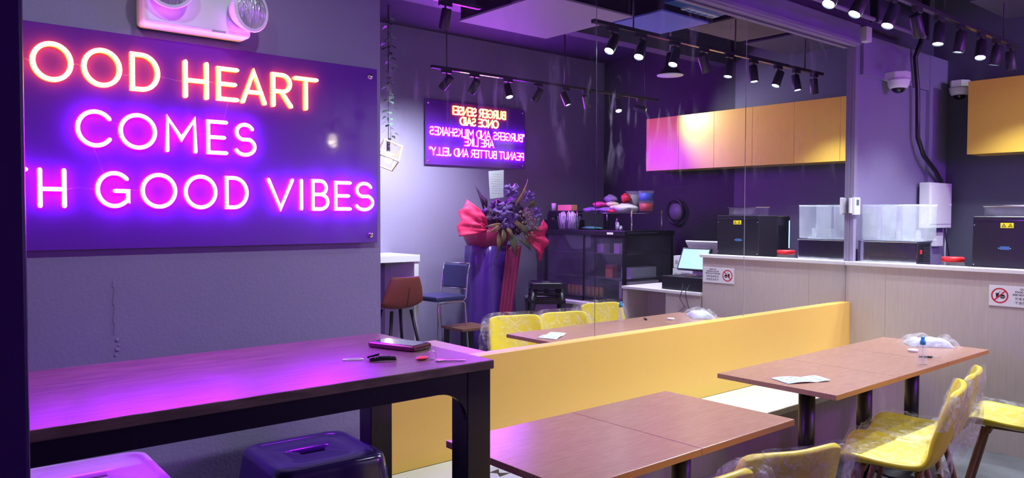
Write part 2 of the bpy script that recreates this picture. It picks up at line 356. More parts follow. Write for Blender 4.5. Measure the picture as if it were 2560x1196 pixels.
# ================================================================= METAL STOOLS
def metal_stool(name, label, mt, loc, rz, h=.76, slat=False):
    t = thing(name, label, 'stool', (0, 0, 0))
    s = .178; b = B()
    def rr(hs, z, rad=.05, n=6):
        out = []
        for cx, cy, a0 in ((1, 1, 0), (-1, 1, 90), (-1, -1, 180), (1, -1, 270)):
            for i in range(n+1): a = math.radians(a0+90*i/n); out.append((cx*(hs-rad)+rad*math.cos(a), cy*(hs-rad)+rad*math.sin(a), z))
        return out
    # pressed seat pan with a raised rolled rim and a hand slot
    prof = ([(s+.030, h-.19), (s+.022, h-.12)] if not slat else [(s+.016, h-.065), (s+.015, h-.062)])+[(s+.014, h-.06), (s+.010, h-.025), (s+.007, h-.012), (s+.001, h-.003), (s-.007, h), (s-.014, h-.001), (s-.019, h-.005), (s-.023, h-.007), (s-.06, h-.007)]
    rings = [b.ring(rr(hs, z, .05 if k < 9 else .04)) for k, (hs, z) in enumerate(prof)]
    slot = [(q_.co.x*.055/(s-.06) if abs(q_.co.y) >= abs(q_.co.x)*.9 else math.copysign(.055, q_.co.x)-math.copysign(.0, q_.co.x), q_.co.y) for q_ in rings[-1]]
    pts_ = []
    for q_ in rings[-1]:
        a = math.atan2(q_.co.y, q_.co.x); cx_ = max(-.042, min(.042, q_.co.x*.45)); dv = Vector((q_.co.x-cx_*2.2, q_.co.y)).normalized() if abs(cx_) > .0419 else Vector((0, math.copysign(1, q_.co.y)))
        pts_.append((cx_+.014*dv.x, .014*dv.y))
    for z_ in (h-.007, h-.020): rings.append(b.ring([(x, y, z_) for x, y in pts_]))
    b.skin(rings, caps=False)
    part('seat', b, mt, t, mods=[('solid', .0015)], smooth=True)
    for sx in (-1, 1):
        for sy in (-1, 1):
            b = B(); p0 = Vector((sx*(s+.002), sy*(s+.002), h-.045)); p1 = Vector((sx*.225, sy*.225, 0))
            def sec(p, w_, tk): return b.ring([p+Vector((sx*x, sy*y, 0)) for x, y in ((0, 0), (-w_, 0), (-w_, -tk), (-tk*1.5, -tk*1.5), (-tk, -w_), (0, -w_))])
            b.skin([sec(p0, .075, .004), sec(p0.lerp(p1, .5), .05, .004), sec(p1, .032, .004)]); part('leg', b, mt, t)
    for z in ((.22,) if not slat else (.22, h-.20)):
        k = .225+(s-.225)*(z/h); b = B()
        for sx, sy in ((1, 0), (-1, 0), (0, 1), (0, -1)):
            b.box(*((sx*k-.004, sx*k+.004, -k, k) if sx else (-k, k, sy*k-.004, sy*k+.004)), z-.012, z+.012)
        part('footrest', b, mt, t)
    if slat:
        b = B(); k = .19
        for i in range(3):
            z = h-.12-.05*i; kk = .225+(s-.225)*(z/h)-.006
            for sx, sy in ((1, 0), (-1, 0), (0, 1), (0, -1)): b.box(*((sx*kk-.003, sx*kk+.003, -kk, kk) if sx else (-kk, kk, sy*kk-.003, sy*kk+.003)), z-.008, z+.008)
        part('brace', b, mt, t)
    t.location = loc; t.rotation_euler.z = rz; return t
metal_stool('metal_stool', 'glossy black square metal stool with hand slot under the high table', 'stool_black', (1.16, -.425, 0), math.radians(-3))
metal_stool('metal_stool', 'white metal stool beside the black stool under the high table', 'white_gloss', (.500, -.372, 0), math.radians(-2), .80)
metal_stool('metal_stool', 'black metal stool with braces near the flower stand, seen in the mirror', 'black_metal', (5.74, -3.38, 0), math.radians(38), .82, True)
# ================================================================= NEON SIGNS
def arc(cx, cy, rx, ry, a0, a1, n=20): return [(cx+rx*math.cos(math.radians(a0+(a1-a0)*i/n)), cy+ry*math.sin(math.radians(a0+(a1-a0)*i/n))) for i in range(n+1)]
def glyph(c):
    """list of (polyline, closed) in the unit box"""
    if c == 'O': return [(arc(.5, .5, .5, .5, 0, 360, 36)[:-1], True)]
    if c == 'C': return [(arc(.56, .5, .56, .5, 38, 322, 30), False)]
    if c == 'G': return [(arc(.53, .5, .53, .5, 42, 322, 30)+[(.97, .18), (.97, .46), (.55, .46)], False)]
    if c == 'D': return [([(0, 0), (0, 1), (.35, 1)]+arc(.35, .5, .65, .5, 88, -88, 18)+[(.35, 0)], True)]
    if c == 'H': return [([(0, 0), (0, 1)], False), ([(1, 0), (1, 1)], False), ([(0, .47), (1, .47)], False)]
    if c == 'E': return [([(1, 1), (0, 1), (0, 0), (1, 0)], False), ([(0, .5), (.88, .5)], False)]
    if c == 'A': return [([(0, 0), (.5, 1), (1, 0)], False), ([(.17, .33), (.83, .33)], False)]
    if c == 'R': return [([(0, 0), (0, 1), (.5, 1)]+arc(.5, .73, .45, .27, 88, -88, 12)+[(.5, .46), (0, .46)], False), ([(.45, .46), (1, 0)], False)]
    if c == 'T': return [([(0, 1), (1, 1)], False), ([(.5, 1), (.5, 0)], False)]
    if c == 'M': return [([(0, 0), (.03, 1), (.5, .38), (.97, 1), (1, 0)], False)]
    if c == 'S': return [(arc(.5, .745, .42, .255, 28, 180, 12)+arc(.5, .745, .42, .255, 180, 250, 5)[1:]+arc(.5, .27, .5, .27, 62, -152, 20), False)]
    if c == 'V': return [([(0, 1), (.5, 0), (1, 1)], False)]
    if c == 'I': return [([(.5, 0), (.5, 1)], False)]
    if c == 'B': return [([(0, 0), (0, 1), (.5, 1)]+arc(.5, .76, .40, .24, 88, -88, 10)+[(.5, .52), (0, .52)], False), ([(.5, .52)]+arc(.5, .26, .5, .26, 88, -88, 12)+[(.5, 0), (0, 0)], False)]
    if c == 'U': return [([(0, 1), (0, .4)]+arc(.5, .4, .5, .4, 180, 360, 16)+[(1, 1)], False)]
    if c == 'N': return [([(0, 0), (0, 1), (1, 0), (1, 1)], False)]
    if c == 'K': return [([(0, 0), (0, 1)], False), ([(.95, 1), (0, .42)], False), ([(.28, .6), (1, 0)], False)]
    if c == 'L': return [([(0, 1), (0, 0), (1, 0)], False)]
    if c == 'P': return [([(0, 0), (0, 1), (.5, 1)]+arc(.5, .72, .5, .28, 88, -88, 12)+[(.5, .44), (0, .44)], False)]
    if c == 'Y': return [([(0, 1), (.5, .48), (1, 1)], False), ([(.5, .48), (.5, 0)], False)]
    if c == 'J': return [([(1, 1), (1, .3)]+arc(.5, .3, .5, .3, 0, -160, 12), False)]
    if c == 'W': return [([(0, 1), (.27, 0), (.5, .8), (.73, 0), (1, 1)], False)]
    if c == '"': return [([(.2, 1), (.15, .78)], False), ([(.8, 1), (.75, .78)], False)]
GW = dict(O=.94, C=.82, G=.86, D=.70, H=.64, E=.58, A=.74, R=.60, T=.74, M=.84, S=.58, V=.80, I=.14, B=.58, U=.66, N=.72, K=.6, L=.5, P=.56, Y=.7, J=.42, W=1.15); GW['"'] = .2
def stroke(b, pl, closed, w_, org, ex, ey, ez, d0, d1):
    """LED neon tube: a flexible strip standing d0..d1 off the board, saturated jacket, bright face"""
    P = [Vector(p) for p in pl]; n = len(P)
    Q = []
    # sharp corners are cut into short mitres
    secs = []
    for i in range(n):
        a = P[(i-1) % n] if (closed or i) else None; c_ = P[(i+1) % n] if (closed or i < n-1) else None; p = P[i]
        t1 = (p-a).normalized() if a is not None else None; t2 = (c_-p).normalized() if c_ is not None else None
        if t1 is None: t1 = t2
        if t2 is None: t2 = t1
        t = (t1+t2)
        if t.length < .2: t = t1
        t.normalize(); nrm = Vector((-t.y, t.x)); k = 1/max(.5, nrm.dot(Vector((-t1.y, t1.x)))); secs.append((p, nrm*k, 1.0))
    if not closed:
        t = (P[1]-P[0]).normalized(); u = (P[-1]-P[-2]).normalized(); h = w_/2
        s0 = [(P[0]-t*h*math.sin(a), Vector((-t.y, t.x)), math.cos(a)) for a in (1.45, 1.05, .55)]
        s1 = [(P[-1]+u*h*math.sin(a), Vector((-u.y, u.x)), math.cos(a)) for a in (.55, 1.05, 1.45)]
        secs = s0+secs+s1
    # profile across: (side, height, core?)
    pr_ = [(-.5, d0), (-.5, d1*.75+d0*.25), (-.33, d1), (.33, d1), (.5, d1*.75+d0*.25), (.5, d0)]
    rings = [b.ring([Vector(org)+ex*(p.x+nv.x*s*w_*k)+ey*(p.y+nv.y*s*w_*k)+ez*h for s, h in pr_]) for p, nv, k in secs]
    if closed: rings.append(rings[0])
    for A_, B_ in zip(rings, rings[1:]):
        for i in range(5):
            try: f = b.bm.faces.new((A_[i], A_[i+1], B_[i+1], B_[i])); f.material_index = 1 if i in (1, 2, 3) else 0
            except ValueError: pass
    if not closed:
        for q in (rings[0], rings[-1]):
            try: b.bm.faces.new(q)
            except ValueError: pass
def letter(parent, c, x0, x1, z0, z1, org, ex, ey, ez, mats, w_, d0, d1):
    b = B()
    for pl, cl in glyph(c): stroke(b, [(x0+px*(x1-x0), z0+pz*(z1-z0)) for px, pz in pl], cl, w_, org, ex, ey, ez, d0, d1)
    b.nr = 1; bmesh.ops.recalc_face_normals(b.bm, faces=b.bm.faces)
    return part('neon_letter', b, mats, parent)
VI, OR = ['neon_violet', 'neon_violet_core'], ['neon_orange', 'neon_orange_core']
X, Z, NY = Vector((1, 0, 0)), Vector((0, 0, 1)), Vector((0, -1, 0))
t = thing('neon_sign', 'big black acrylic sign with orange and violet neon reading GOOD HEART COMES WITH GOOD VIBES', 'neon sign', (.7, -.18, 1.44))
part('board', B().box(-.16, 1.557, -.172, -.164, 1.438, 2.110, .0015), 'board', t)
for x in (-.13, 1.525):
    for z in (1.468, 2.078):
        b = B(); b.cyl((x, -.1645, z), (x, -.1500, z), .009, seg=16); b.lathe([(.0, .0), (.011, .0), (.011, .004), (.008, .007), (0, .0075)], (x, -.172, z), (0, -1, 0), 16); part('standoff_screw', b, 'chrome', t)
rows = [('G', .255, .366, 1.945, 2.052, OR), ('O', .405, .504, 1.945, 2.050, OR), ('O', .539, .638, 1.943, 2.049, OR), ('D', .675, .750, 1.942, 2.050, OR), ('H', .836, .904, 1.935, 2.046, OR), ('E', .944, 1.005, 1.937, 2.038, OR), ('A', 1.026, 1.103, 1.935, 2.040, OR), ('R', 1.135, 1.200, 1.933, 2.041, OR), ('T', 1.217, 1.298, 1.931, 2.037, OR),
        ('C', .519, .606, 1.757, 1.860, VI), ('O', .638, .739, 1.757, 1.859, VI), ('M', .776, .865, 1.754, 1.858, VI), ('E', .907, .966, 1.754, 1.857, VI), ('S', .997, 1.065, 1.752, 1.855, VI),
        ('W', .02, .17, 1.573, 1.676, VI), ('I', .20, .21, 1.573, 1.676, VI), ('T', .245, .382, 1.573, 1.677, VI), ('H', .418, .481, 1.571, 1.677, VI), ('G', .571, .660, 1.572, 1.674, VI), ('O', .700, .799, 1.571, 1.673, VI), ('O', .832, .929, 1.570, 1.672, VI), ('D', .967, 1.036, 1.571, 1.671, VI), ('V', 1.114, 1.202, 1.569, 1.669, VI), ('I', 1.232, 1.242, 1.568, 1.669, VI), ('B', 1.282, 1.341, 1.567, 1.670, VI), ('E', 1.374, 1.432, 1.568, 1.666, VI), ('S', 1.456, 1.530, 1.566, 1.666, VI)]
for c_, x0, x1, z0, z1, mm_ in rows: letter(t, c_, x0, x1, z0, z1, (0, -.172, 0), X, Z, NY, mm_, .0125, .001, .014)
for k in ([(.385, 2.0), (.395, 1.995), (.405, 2.0)], [(.51, 1.995), (.52, 2.0), (.539, 1.993)], [(.64, 1.985), (.655, 1.98), (.675, 1.99)], [(.75, 1.99), (.79, 1.985), (.836, 1.98)], [(.904, 1.985), (.92, 1.99), (.944, 1.987)], [(.98, 1.937), (.97, 1.90), (.96, 1.857)], [(.606, 1.84), (.62, 1.83), (.64, 1.828)], [(.56, 1.757), (.575, 1.72), (.59, 1.674)], [(.481, 1.62), (.52, 1.627), (.571, 1.623)], [(.66, 1.625), (.68, 1.622), (.70, 1.62)], [(.865, 1.81), (.89, 1.815), (.907, 1.81)]):
    part('wire', B().tube([(x, -.1735, z) for x, z in k], .0007, 5), 'clear_plastic', t)
# second sign on the opposite wall, read by someone facing that wall
BY = WB+.045
t = thing('neon_sign', 'black acrylic neon sign about burgers and milkshakes on the opposite wall, seen mirrored', 'neon sign', (5.33, BY, 2.08))
part('board', B().box(4.63, 6.03, BY-.008, BY, 2.08, 2.77, .0015), 'board', t)
for x in (4.665, 5.995):
    for z in (2.115, 2.735):
        b = B(); b.cyl((x, WB, z), (x, BY, z), .010, seg=12); b.lathe([(0, 0), (.014, 0), (.014, .005), (0, .008)], (x, BY, z), (0, 1, 0), 12); part('standoff_screw', b, 'chrome', t)
for body, xr, xl, z0, z1, mm_ in (('BURGER SENSEI', 5.725, 4.985, 2.637, 2.722, OR), ('ONCE SAID', 5.62, 5.085, 2.530, 2.610, OR), ('"BURGERS AND MILKSHAKES', 6.010, 4.685, 2.398, 2.480, VI), ('ARE LIKE', 5.552, 5.142, 2.305, 2.385, VI), ('PEANUT BUTTER AND JELLY"', 6.000, 4.675, 2.182, 2.262, VI)):
    gap, sp = .17, .42; h = z1-z0; tot = sum((GW[c_]+gap) if c_ != ' ' else sp for c_ in body)-gap; k = (xr-xl)/tot; x = 0
    for c_ in body:
        if c_ == ' ': x += sp*k; continue
        letter(t, c_, x, x+GW[c_]*k, z0, z1, (xr, BY, 0), -X, Z, -NY, mm_, .0105, .001, .013); x += (GW[c_]+gap)*k
# ================================================================= EMERGENCY LIGHT
t = thing('emergency_light', 'white twin-head emergency light mounted on the wall above the neon sign', 'emergency light', (.87, -.16, 2.14))
b = B().box(.693, 1.032, -.245, -.151, 2.138, 2.50, .014, 4); part('body', b, 'white_gloss', t)
b = B().box(.90, .945, -.247, -.244, 2.142, 2.149); part('slot', b, 'grey', t, label='dark slot')
for cx, cz, dx in ((.770, 2.255, -.22), (.993, 2.222, .36)):
    ax = Vector((dx, -1, -.05)).normalized(); p0 = Vector((cx, -.243, cz))
    b = B(); b.lathe([(.040, -.010), (.052, .010), (.064, .036), (.070, .052), (.071, .058), (.066, .060)], p0, ax, 40)
    h = part('lamp_head', b, 'white_gloss', t, smooth=True)
    b = B(); b.lathe([(.062, .052), (.064, .057), (.058, .0605), (.04, .066), (.02, .069), (0, .070)], p0, ax, 40); g = part('lens', b, 'glass_lens', h, smooth=True, label='ribbed clear lens')
# ================================================================= LOW TABLES
def low_table(x0, x1, y0, y1, label):
    t = thing('square_table', label, 'table', ((x0+x1)/2, (y0+y1)/2, 0)); cx, cy = (x0+x1)/2, (y0+y1)/2
    tp = part('tabletop', B().box(x0+.001, x1-.001, y0, y1, .726, .75, .0012), 'red_wood', t)
    e = B().box(x0+.0005, x1-.0005, y0-.0012, y0+.0002, .7265, .7485); part('edge_band', e, 'red_edge', tp)
    part('pedestal', B().cyl((cx, cy, .02), (cx, cy, .70), .04, seg=28), 'black', t)
    part('base', B().lathe([(.0, 0), (.21, 0), (.215, .006), (.20, .014), (.05, .022), (.042, .04)], (cx, cy, 0), seg=36), 'black', t)
    b = B(); b.obox((cx, cy, .718), (.16, .16, 0), (-.018, .018, 0), (0, 0, .008)); b.obox((cx, cy, .718), (.16, -.16, 0), (.018, .018, 0), (0, 0, .008)); b.cyl((cx, cy, .69), (cx, cy, .715), .05); part('bracket', b, 'black', t)
low_table(1.578, 2.198, -1.234, -.601, 'nearest brown square table, its left end behind the high table leg')
low_table(2.200, 2.798, -1.234, -.601, 'brown square table joined to the right of the nearest one')
low_table(3.309, 3.939, -1.141, -.519, 'brown square table with a paper leaflet, left end of the far row')
low_table(3.941, 4.537, -1.141, -.519, 'middle brown square table of the far row carrying the spray bottle')
low_table(4.539, 5.152, -1.141, -.519, 'brown square table by the counter carrying the bagged napkins')
# things on the far row
t = thing('leaflet', 'folded pale leaflet with green print near the far row left edge', 'leaflet', (3.48, -.87, .75))
c0, c1, c2, c3 = Vector((3.404, -.757, 0)), Vector((3.35, -.885, 0)), Vector((3.565, -.984, 0)), Vector((3.613, -.880, 0))
def leaf_pt(u, v, dz=0):
    p = (c0*(1-u)+c3*u)*(1-v)+(c1*(1-u)+c2*u)*v; p.z = .7515+.006*abs(math.sin(u*PI*1.5))+.004*v*(1-v)+dz; return p
part('sheet', B().grid([[leaf_pt(i/12, j/4) for i in range(13)] for j in range(5)]), 'paper_blue', t, mods=[('solid', .0012)])
b = B()
for u in (.12, .32, .55, .78):
    for v in (.2, .5, .75): b.grid([[leaf_pt(u+du, v+dv, .0016) for du in (0, .03, .06, .09)] for dv in (0, .07)])
part('print', b, 'paper_ink', t)
t = thing('spray_bottle', 'small clear spray bottle with blue top on the middle far table', 'bottle', (4.37, -1.078, .75))
c = (4.37, -1.078, .75)
part('body', B().lathe([(0, 0), (.021, 0), (.0235, .004), (.0235, .088), (.021, .098), (.012, .104), (.011, .108)], c, seg=24), 'bowl_plastic', t)
part('liquid', B().lathe([(0, .002), (.019, .003), (.020, .03), (0, .0305)], c, seg=20), 'clear_plastic', t)
part('dip_tube', B().tube([(4.37, -1.078, .853), (4.371, -1.079, .80), (4.376, -1.082, .757)], .0016, 6), 'white', t)
part('sprayer', B().lathe([(0, .106), (.0145, .106), (.0145, .125), (.010, .128), (.0095, .146), (.0075, .148), (0, .149)], c, seg=24), 'blue_cap', t, label='bright blue spray top')
single('plastic_disc', B().lathe([(0, 0), (.028, 0), (.028, .012), (.026, .014), (0, .014)], (4.72, -.885, .7505), seg=28), 'white', 'small round white plastic disc lying near the spray bottle', 'disc')
t = thing('pen_drive', 'small black key-like tool with a thin metal tip beside the bottle', 'tool', (4.60, -1.0, .75))
b = B(); b.obox((4.575, -1.012, .757), (.022, -.026, 0), (.006, .005, 0), (0, 0, .005), .002); part('handle', b, 'black', t)
b = B(); b.cyl((4.596, -1.038, .756), (4.625, -1.072, .754), .0018, seg=8); part('tip', b, 'chrome', t)
# bag of napkins
t = thing('napkin_bag', 'clear plastic bag of white napkins lying on the table by the counter', 'bag', (5.03, -.85, .75))
P0, PX, PY = Vector((5.035, -.845, 0)), Vector((.62, -.78, 0)).normalized(), Vector((.78, .62, 0)).normalized()
def pillow(hx, hy, h, k, n=14, wob=.25, z0=.7515):
    rows_ = []
    for j in range(n+1):
        row = []
        for i in range(n+1):
            u, v = i/n*2-1, j/n*2-1; q = max(0, (1-abs(u)**3.5)*(1-abs(v)**3.5))**.55
            p = P0+PX*(u*hx)+PY*(v*hy); p.z = z0+h*q*(1+wob*noise.noise(Vector((u*2.2, v*2.2, k)))); row.append(p)
        rows_.append(row)
    return rows_
b = B(); r_ = pillow(.125, .085, .045, 3); b.grid(r_); b.grid([[Vector((p.x, p.y, .7512)) for p in r] for r in r_]); part('napkins', b, 'white_matt', t)
b = B(); r_ = pillow(.16, .105, .056, 9, wob=.7); b.grid(r_)
part('bag_film', b, 'film', t)
# ================================================================= YELLOW CHAIRS IN PLASTIC
prof = [(.225, .405), (.215, .432), (.17, .448), (.10, .443), (.0, .432), (-.09, .432), (-.155, .455), (-.195, .51), (-.22, .58), (-.24, .66), (-.255, .73), (-.268, .785), (-.273, .812)]
wid = [.20, .215, .225, .232, .235, .235, .230, .225, .224, .220, .215, .205, .190]
def shell_pt(s, u, off=0.0, grow=0.0):
    s = max(0, min(len(prof)-1.0001, s)); i = int(s); f = s-i
    y = prof[i][0]*(1-f)+prof[i+1][0]*f; z = prof[i][1]*(1-f)+prof[i+1][1]*f; w_ = wid[i]*(1-f)+wid[i+1]*f+grow
    back = min(1, max(0, (s-5)/3)); cup = abs(u)**2.4
    ty, tz = prof[i+1][0]-prof[i][0], prof[i+1][1]-prof[i][1]; l = math.hypot(ty, tz); nyy, nzz = tz/l*1, -ty/l
    y += cup*.055*back*(1-max(0, s-8)/8); z += cup*.045*(1-back)*(1 if s > 1 else s); z += back*.018*(abs(u)**2-.3)*(s/12)
    if s > 10: z -= ((s-10)/2)**2*.030*abs(u)**4
    return Vector((u*w_, y+nyy*off, z+nzz*off))
def make_chair(label):
    t = thing('shell_chair', label, 'chair', (0, 0, 0))
    ns, nu = 26, 12
    b = B(); b.grid([[shell_pt(12*j/ns, i/nu*2-1) for i in range(nu+1)] for j in range(ns+1)]); part('shell', b, 'shell_yellow', t, mods=[('solid', .026, 0), ('sub', 1)])
    b = B(); b.box(-.185, .185, -.13, .20, .445, .475, .014, 3)
    for v in b.bm.verts:
        if v.co.z > .46: v.co.z += .016*(1-(v.co.x/.19)**2)*(1-((v.co.y-.03)/.18)**2)
    part('seat_pad', b, 'cushion_yellow', t, smooth=True)
    for sx in (-1, 1):
        for sy in (-1, 1):
            b = B(); b.tube([(sx*.12, sy*.12+.01, .425), (sx*.175, sy*.17+.01, .21), (sx*.225, sy*.22+.01, 0)], [.016, .014, .010], 12); part('leg', b, 'leg_wood', t)
    b = B(); b.box(-.13, .13, .10, .125, .395, .42, .003); b.box(-.13, .13, -.125, -.10, .395, .42, .003); b.box(-.0125, .0125, -.12, .12, .395, .42); part('leg_frame', b, 'leg_wood', t)
    return t
def wrap_chair(t, seed, tail=1.0, ears=1.0, seat=True):
    """wrinkled clear bag pulled over the chair: its own mesh for every chair"""
    b = B(); ns, nu = 44, 26; rows_ = []
    N_ = lambda p, k: noise.noise(Vector(p)*k+Vector((seed*3.7, seed, 0)))
    for j in range(ns+1):
        s = .3+11.9*j/ns if seat else 6.5+5.7*j/ns; row = []
        for i in range(nu+1):
            u = i/nu*2-1; p = shell_pt(min(s, 12), u, 0, .022); q = shell_pt(min(s, 12), u, .016 if s < 11.5 else .004, .022)
            pad = .05*(1 if 1 < s < 6 else 0)*max(0, 1-abs(u)**4)
            q = q+(q-p).normalized()*.012*N_(p, 26) if (q-p).length > 1e-6 else q; q.z += pad*.95+.006*N_(p, 40); q.y += .004*N_(p, 33); row.append(q)
        rows_.append(row)
    b.grid(rows_); part('plastic_cover', b, 'film', t)
    # the bag hangs down behind the back and bunches at its corners
    b = B(); rows_ = []; nb = 20
    for j in range(nb+1):
        v = j/nb; row = []
        for i in range(nu+1):
            u = i/nu*2-1; s = 12-5.4*v*tail; p = shell_pt(s, u, 0, .03)
            d_ = .022+.09*v*ears*abs(u)**1.5+.020*v*math.sin(u*9+seed)+.014*N_(p, 15)
            p.y -= d_; p.x *= 1+.22*v*ears; p.z += .022*(1-v)-.03*v*abs(math.sin(u*5+seed)); p.x += .012*N_(p, 20); p.y = p.y-.05*v*tail*max(0, math.sin(u*3.3+seed*2)); row.append(p)
        rows_.append(row)
    b.grid(rows_); part('cover_tail', b, 'film_tail', t)
    for sx in (-1, 1):
        b = B(); rows_ = []
        for j in range(9):
            v = j/8; row = []
            for i in range(9):
                a = i/8*PI*1.25-.4; rr = .012+.040*math.sin(v*PI*.75)*ears; p = shell_pt(12-3.2*v, sx*.97, 0, .02)
                row.append(p+Vector((sx*rr*math.cos(a)*(1+.5*N_(p, 25)), -rr*math.sin(a)*1.1, .012*N_(p, 30))))
            rows_.append(row)
        b.grid(rows_); part('cover_fold', b, 'film_tail', t)
ch0 = make_chair('yellow shell chair in plastic behind the second brown table, nearest the camera row right')
spots = [(2.345, -1.30, -.31, 'yellow shell chair wrapped in plastic at the second brown table, bottom centre'), (1.87, -1.27, -.2, 'yellow shell chair wrapped in plastic at the nearest table, mostly below the frame'),
         (3.61, -1.265, .30, 'yellow shell chair wrapped in plastic at the far row, largest at right foreground'), (4.04, -1.18, .24, 'yellow shell chair wrapped in plastic, second along the far row'), (4.72, -1.42, .2, 'yellow shell chair on wooden legs nearest the counter, at the right frame edge')]
chs = [ch0]+[dup(ch0, (0, 0, 0)) for _ in range(4)]
for i, (t, (x, y, rz, lb)) in enumerate(zip(chs, spots)):
    ORG[t] = Vector((0, 0, 0)); wrap_chair(t, i+1.3, tail=(.9, .8, 1.15, 1.0, .4)[i], ears=(.8, .8, .75, .8, .5)[i])
    t.location = (x, y, 0); t.rotation_euler.z = rz; t['label'] = lb; t['group'] = 'yellow chairs along the brown tables'
# ================================================================= COUNTERS
t = thing('service_counter', 'tall pale wood counter with white cap at the end of the mirror wall', 'counter', (5.9, -.7, 0))
part('front_panel', B().box(5.668, 5.70, -1.288, -.001, 0, 1.178), 'pale_wood', t)
part('cap', B().box(5.642, 5.775, -1.305, -.003, 1.178, 1.203, .002), 'cap_white', t, label='white cap board')
part('panel_joint', B().box(5.6672, 5.6682, -.2965, -.2945, 0, 1.178), 'grey', t)
part('work_surface', B().box(5.775, 6.45, -1.30, -.001, 1.0, 1.03), 'cap_white', t)
part('side_panel', B().box(5.70, 6.45, -1.288, -1.268, 0, 1.0), 'pale_wood', t)
part('end_cap', B().box(5.70, 5.775, -1.288, -1.268, 1.0, 1.178), 'pale_wood', t)
t = thing('cashier_counter', 'lower pale counter with an open recess beside the tall counter', 'counter', (5.9, -1.76, 0))
part('worktop', B().box(5.655, 6.25, -2.218, -1.306, .835, .860, .002), 'cap_white', t)
part('front_panel', B().box(5.668, 5.70, -1.692, -1.306, 0, .835), 'pale_wood', t)
part('end_panel', B().box(5.668, 6.25, -2.214, -2.16, 0, .835), 'pale_wood', t)
part('recess_panel', B().box(5.98, 6.0, -2.16, -1.692, 0, .835), 'pale_wood', t); part('recess_side', B().box(5.70, 6.0, -1.71, -1.692, 0, .835), 'pale_wood', t)
t = thing('plinth', 'low pale plinth with white top carrying the glass display case', 'plinth', (6.5, -3.2, 0))
part('top', B().box(6.07, 7.05, WB+.01, -2.45, .555, .585, .002), 'cap_white', t); part('body', B().box(6.10, 7.0, WB+.02, -2.47, 0, .555), 'pale_wood', t)
# prohibition sign on the tall counter
t = thing('notice_sign', 'white notice with red no-food circle and bilingual text on the tall counter', 'sign', (5.667, -1.12, .965))
part('plate', B().box(5.662, 5.668, -1.279, -.967, .963, 1.097, .001), 'white_gloss', t)
sx_ = 5.6618; EX, EY, EZ = Vector((0, -1, 0)), Vector((0, 0, 1)), Vector((-1, 0, 0)); cy_, cz_ = -1.030, 1.031
def ringb(b, c, r0, r1, n=48):
    A_ = [[Vector((sx_, c[0]-r*math.cos(2*PI*i/n), c[1]+r*math.sin(2*PI*i/n))) for i in range(n+1)] for r in (r0, r1)]; b.grid(A_, False)
b = B(); ringb(b, (cy_, cz_), .041, .050); d_ = .7071
b.prism([(sx_-.0004, cy_+(-.045*d_-.004*d_)*-1, cz_+(-.045*d_+.004*d_)), (sx_-.0004, cy_-(.045*d_-.004*d_), cz_+(.045*d_+.004*d_)), (sx_-.0004, cy_-(.045*d_+.004*d_), cz_+(.045*d_-.004*d_)), (sx_-.0004, cy_-(-.045*d_+.004*d_), cz_+(-.045*d_-.004*d_))], (-.0003, 0, 0)); part('no_symbol', b, 'sign_red', t, label='red barred circle')
b = B()
b.prism([(sx_, cy_+.024, cz_+.016), (sx_, cy_+.020, cz_-.014), (sx_, cy_+.009, cz_-.014), (sx_, cy_+.003, cz_+.016)], (-.0002, 0, 0)); b.tube([(sx_, cy_+.006, cz_+.016), (sx_, cy_+.003, cz_+.025), (sx_, cy_-.006, cz_+.027)], .0012, 6)
for a0, cz2, ry in ((0, -.003, .012), (180, -.010, .008)):
    b.prism([(sx_, cy_-.016-.015*math.cos(math.radians(a0+180*i/10)), cz_+cz2+ry*math.sin(math.radians(a0+180*i/10))) for i in range(11)], (-.0002, 0, 0))
b.prism([(sx_, cy_+.001, cz_-.004), (sx_, cy_-.034, cz_-.004), (sx_, cy_-.034, cz_-.0075), (sx_, cy_+.001, cz_-.0075)], (-.0002, 0, 0)); part('food_symbol', b, 'ink', t)
b = B()
for body, z, s in (('OUTSIDE', 1.073, .0165), ('FOOD & DRINKS', 1.055, .0165), ('ARE NOT ALLOWED', 1.037, .0165), ('外来食品饮料', 1.010, .021), ('不准在此食用', .984, .021)):
    text_bm(b, body, s, (sx_, -1.179, z), EX, EY, EZ, .0002, 'CENTER', .0004 if z > 1.03 else 0)
part('lettering', b, 'ink', t)
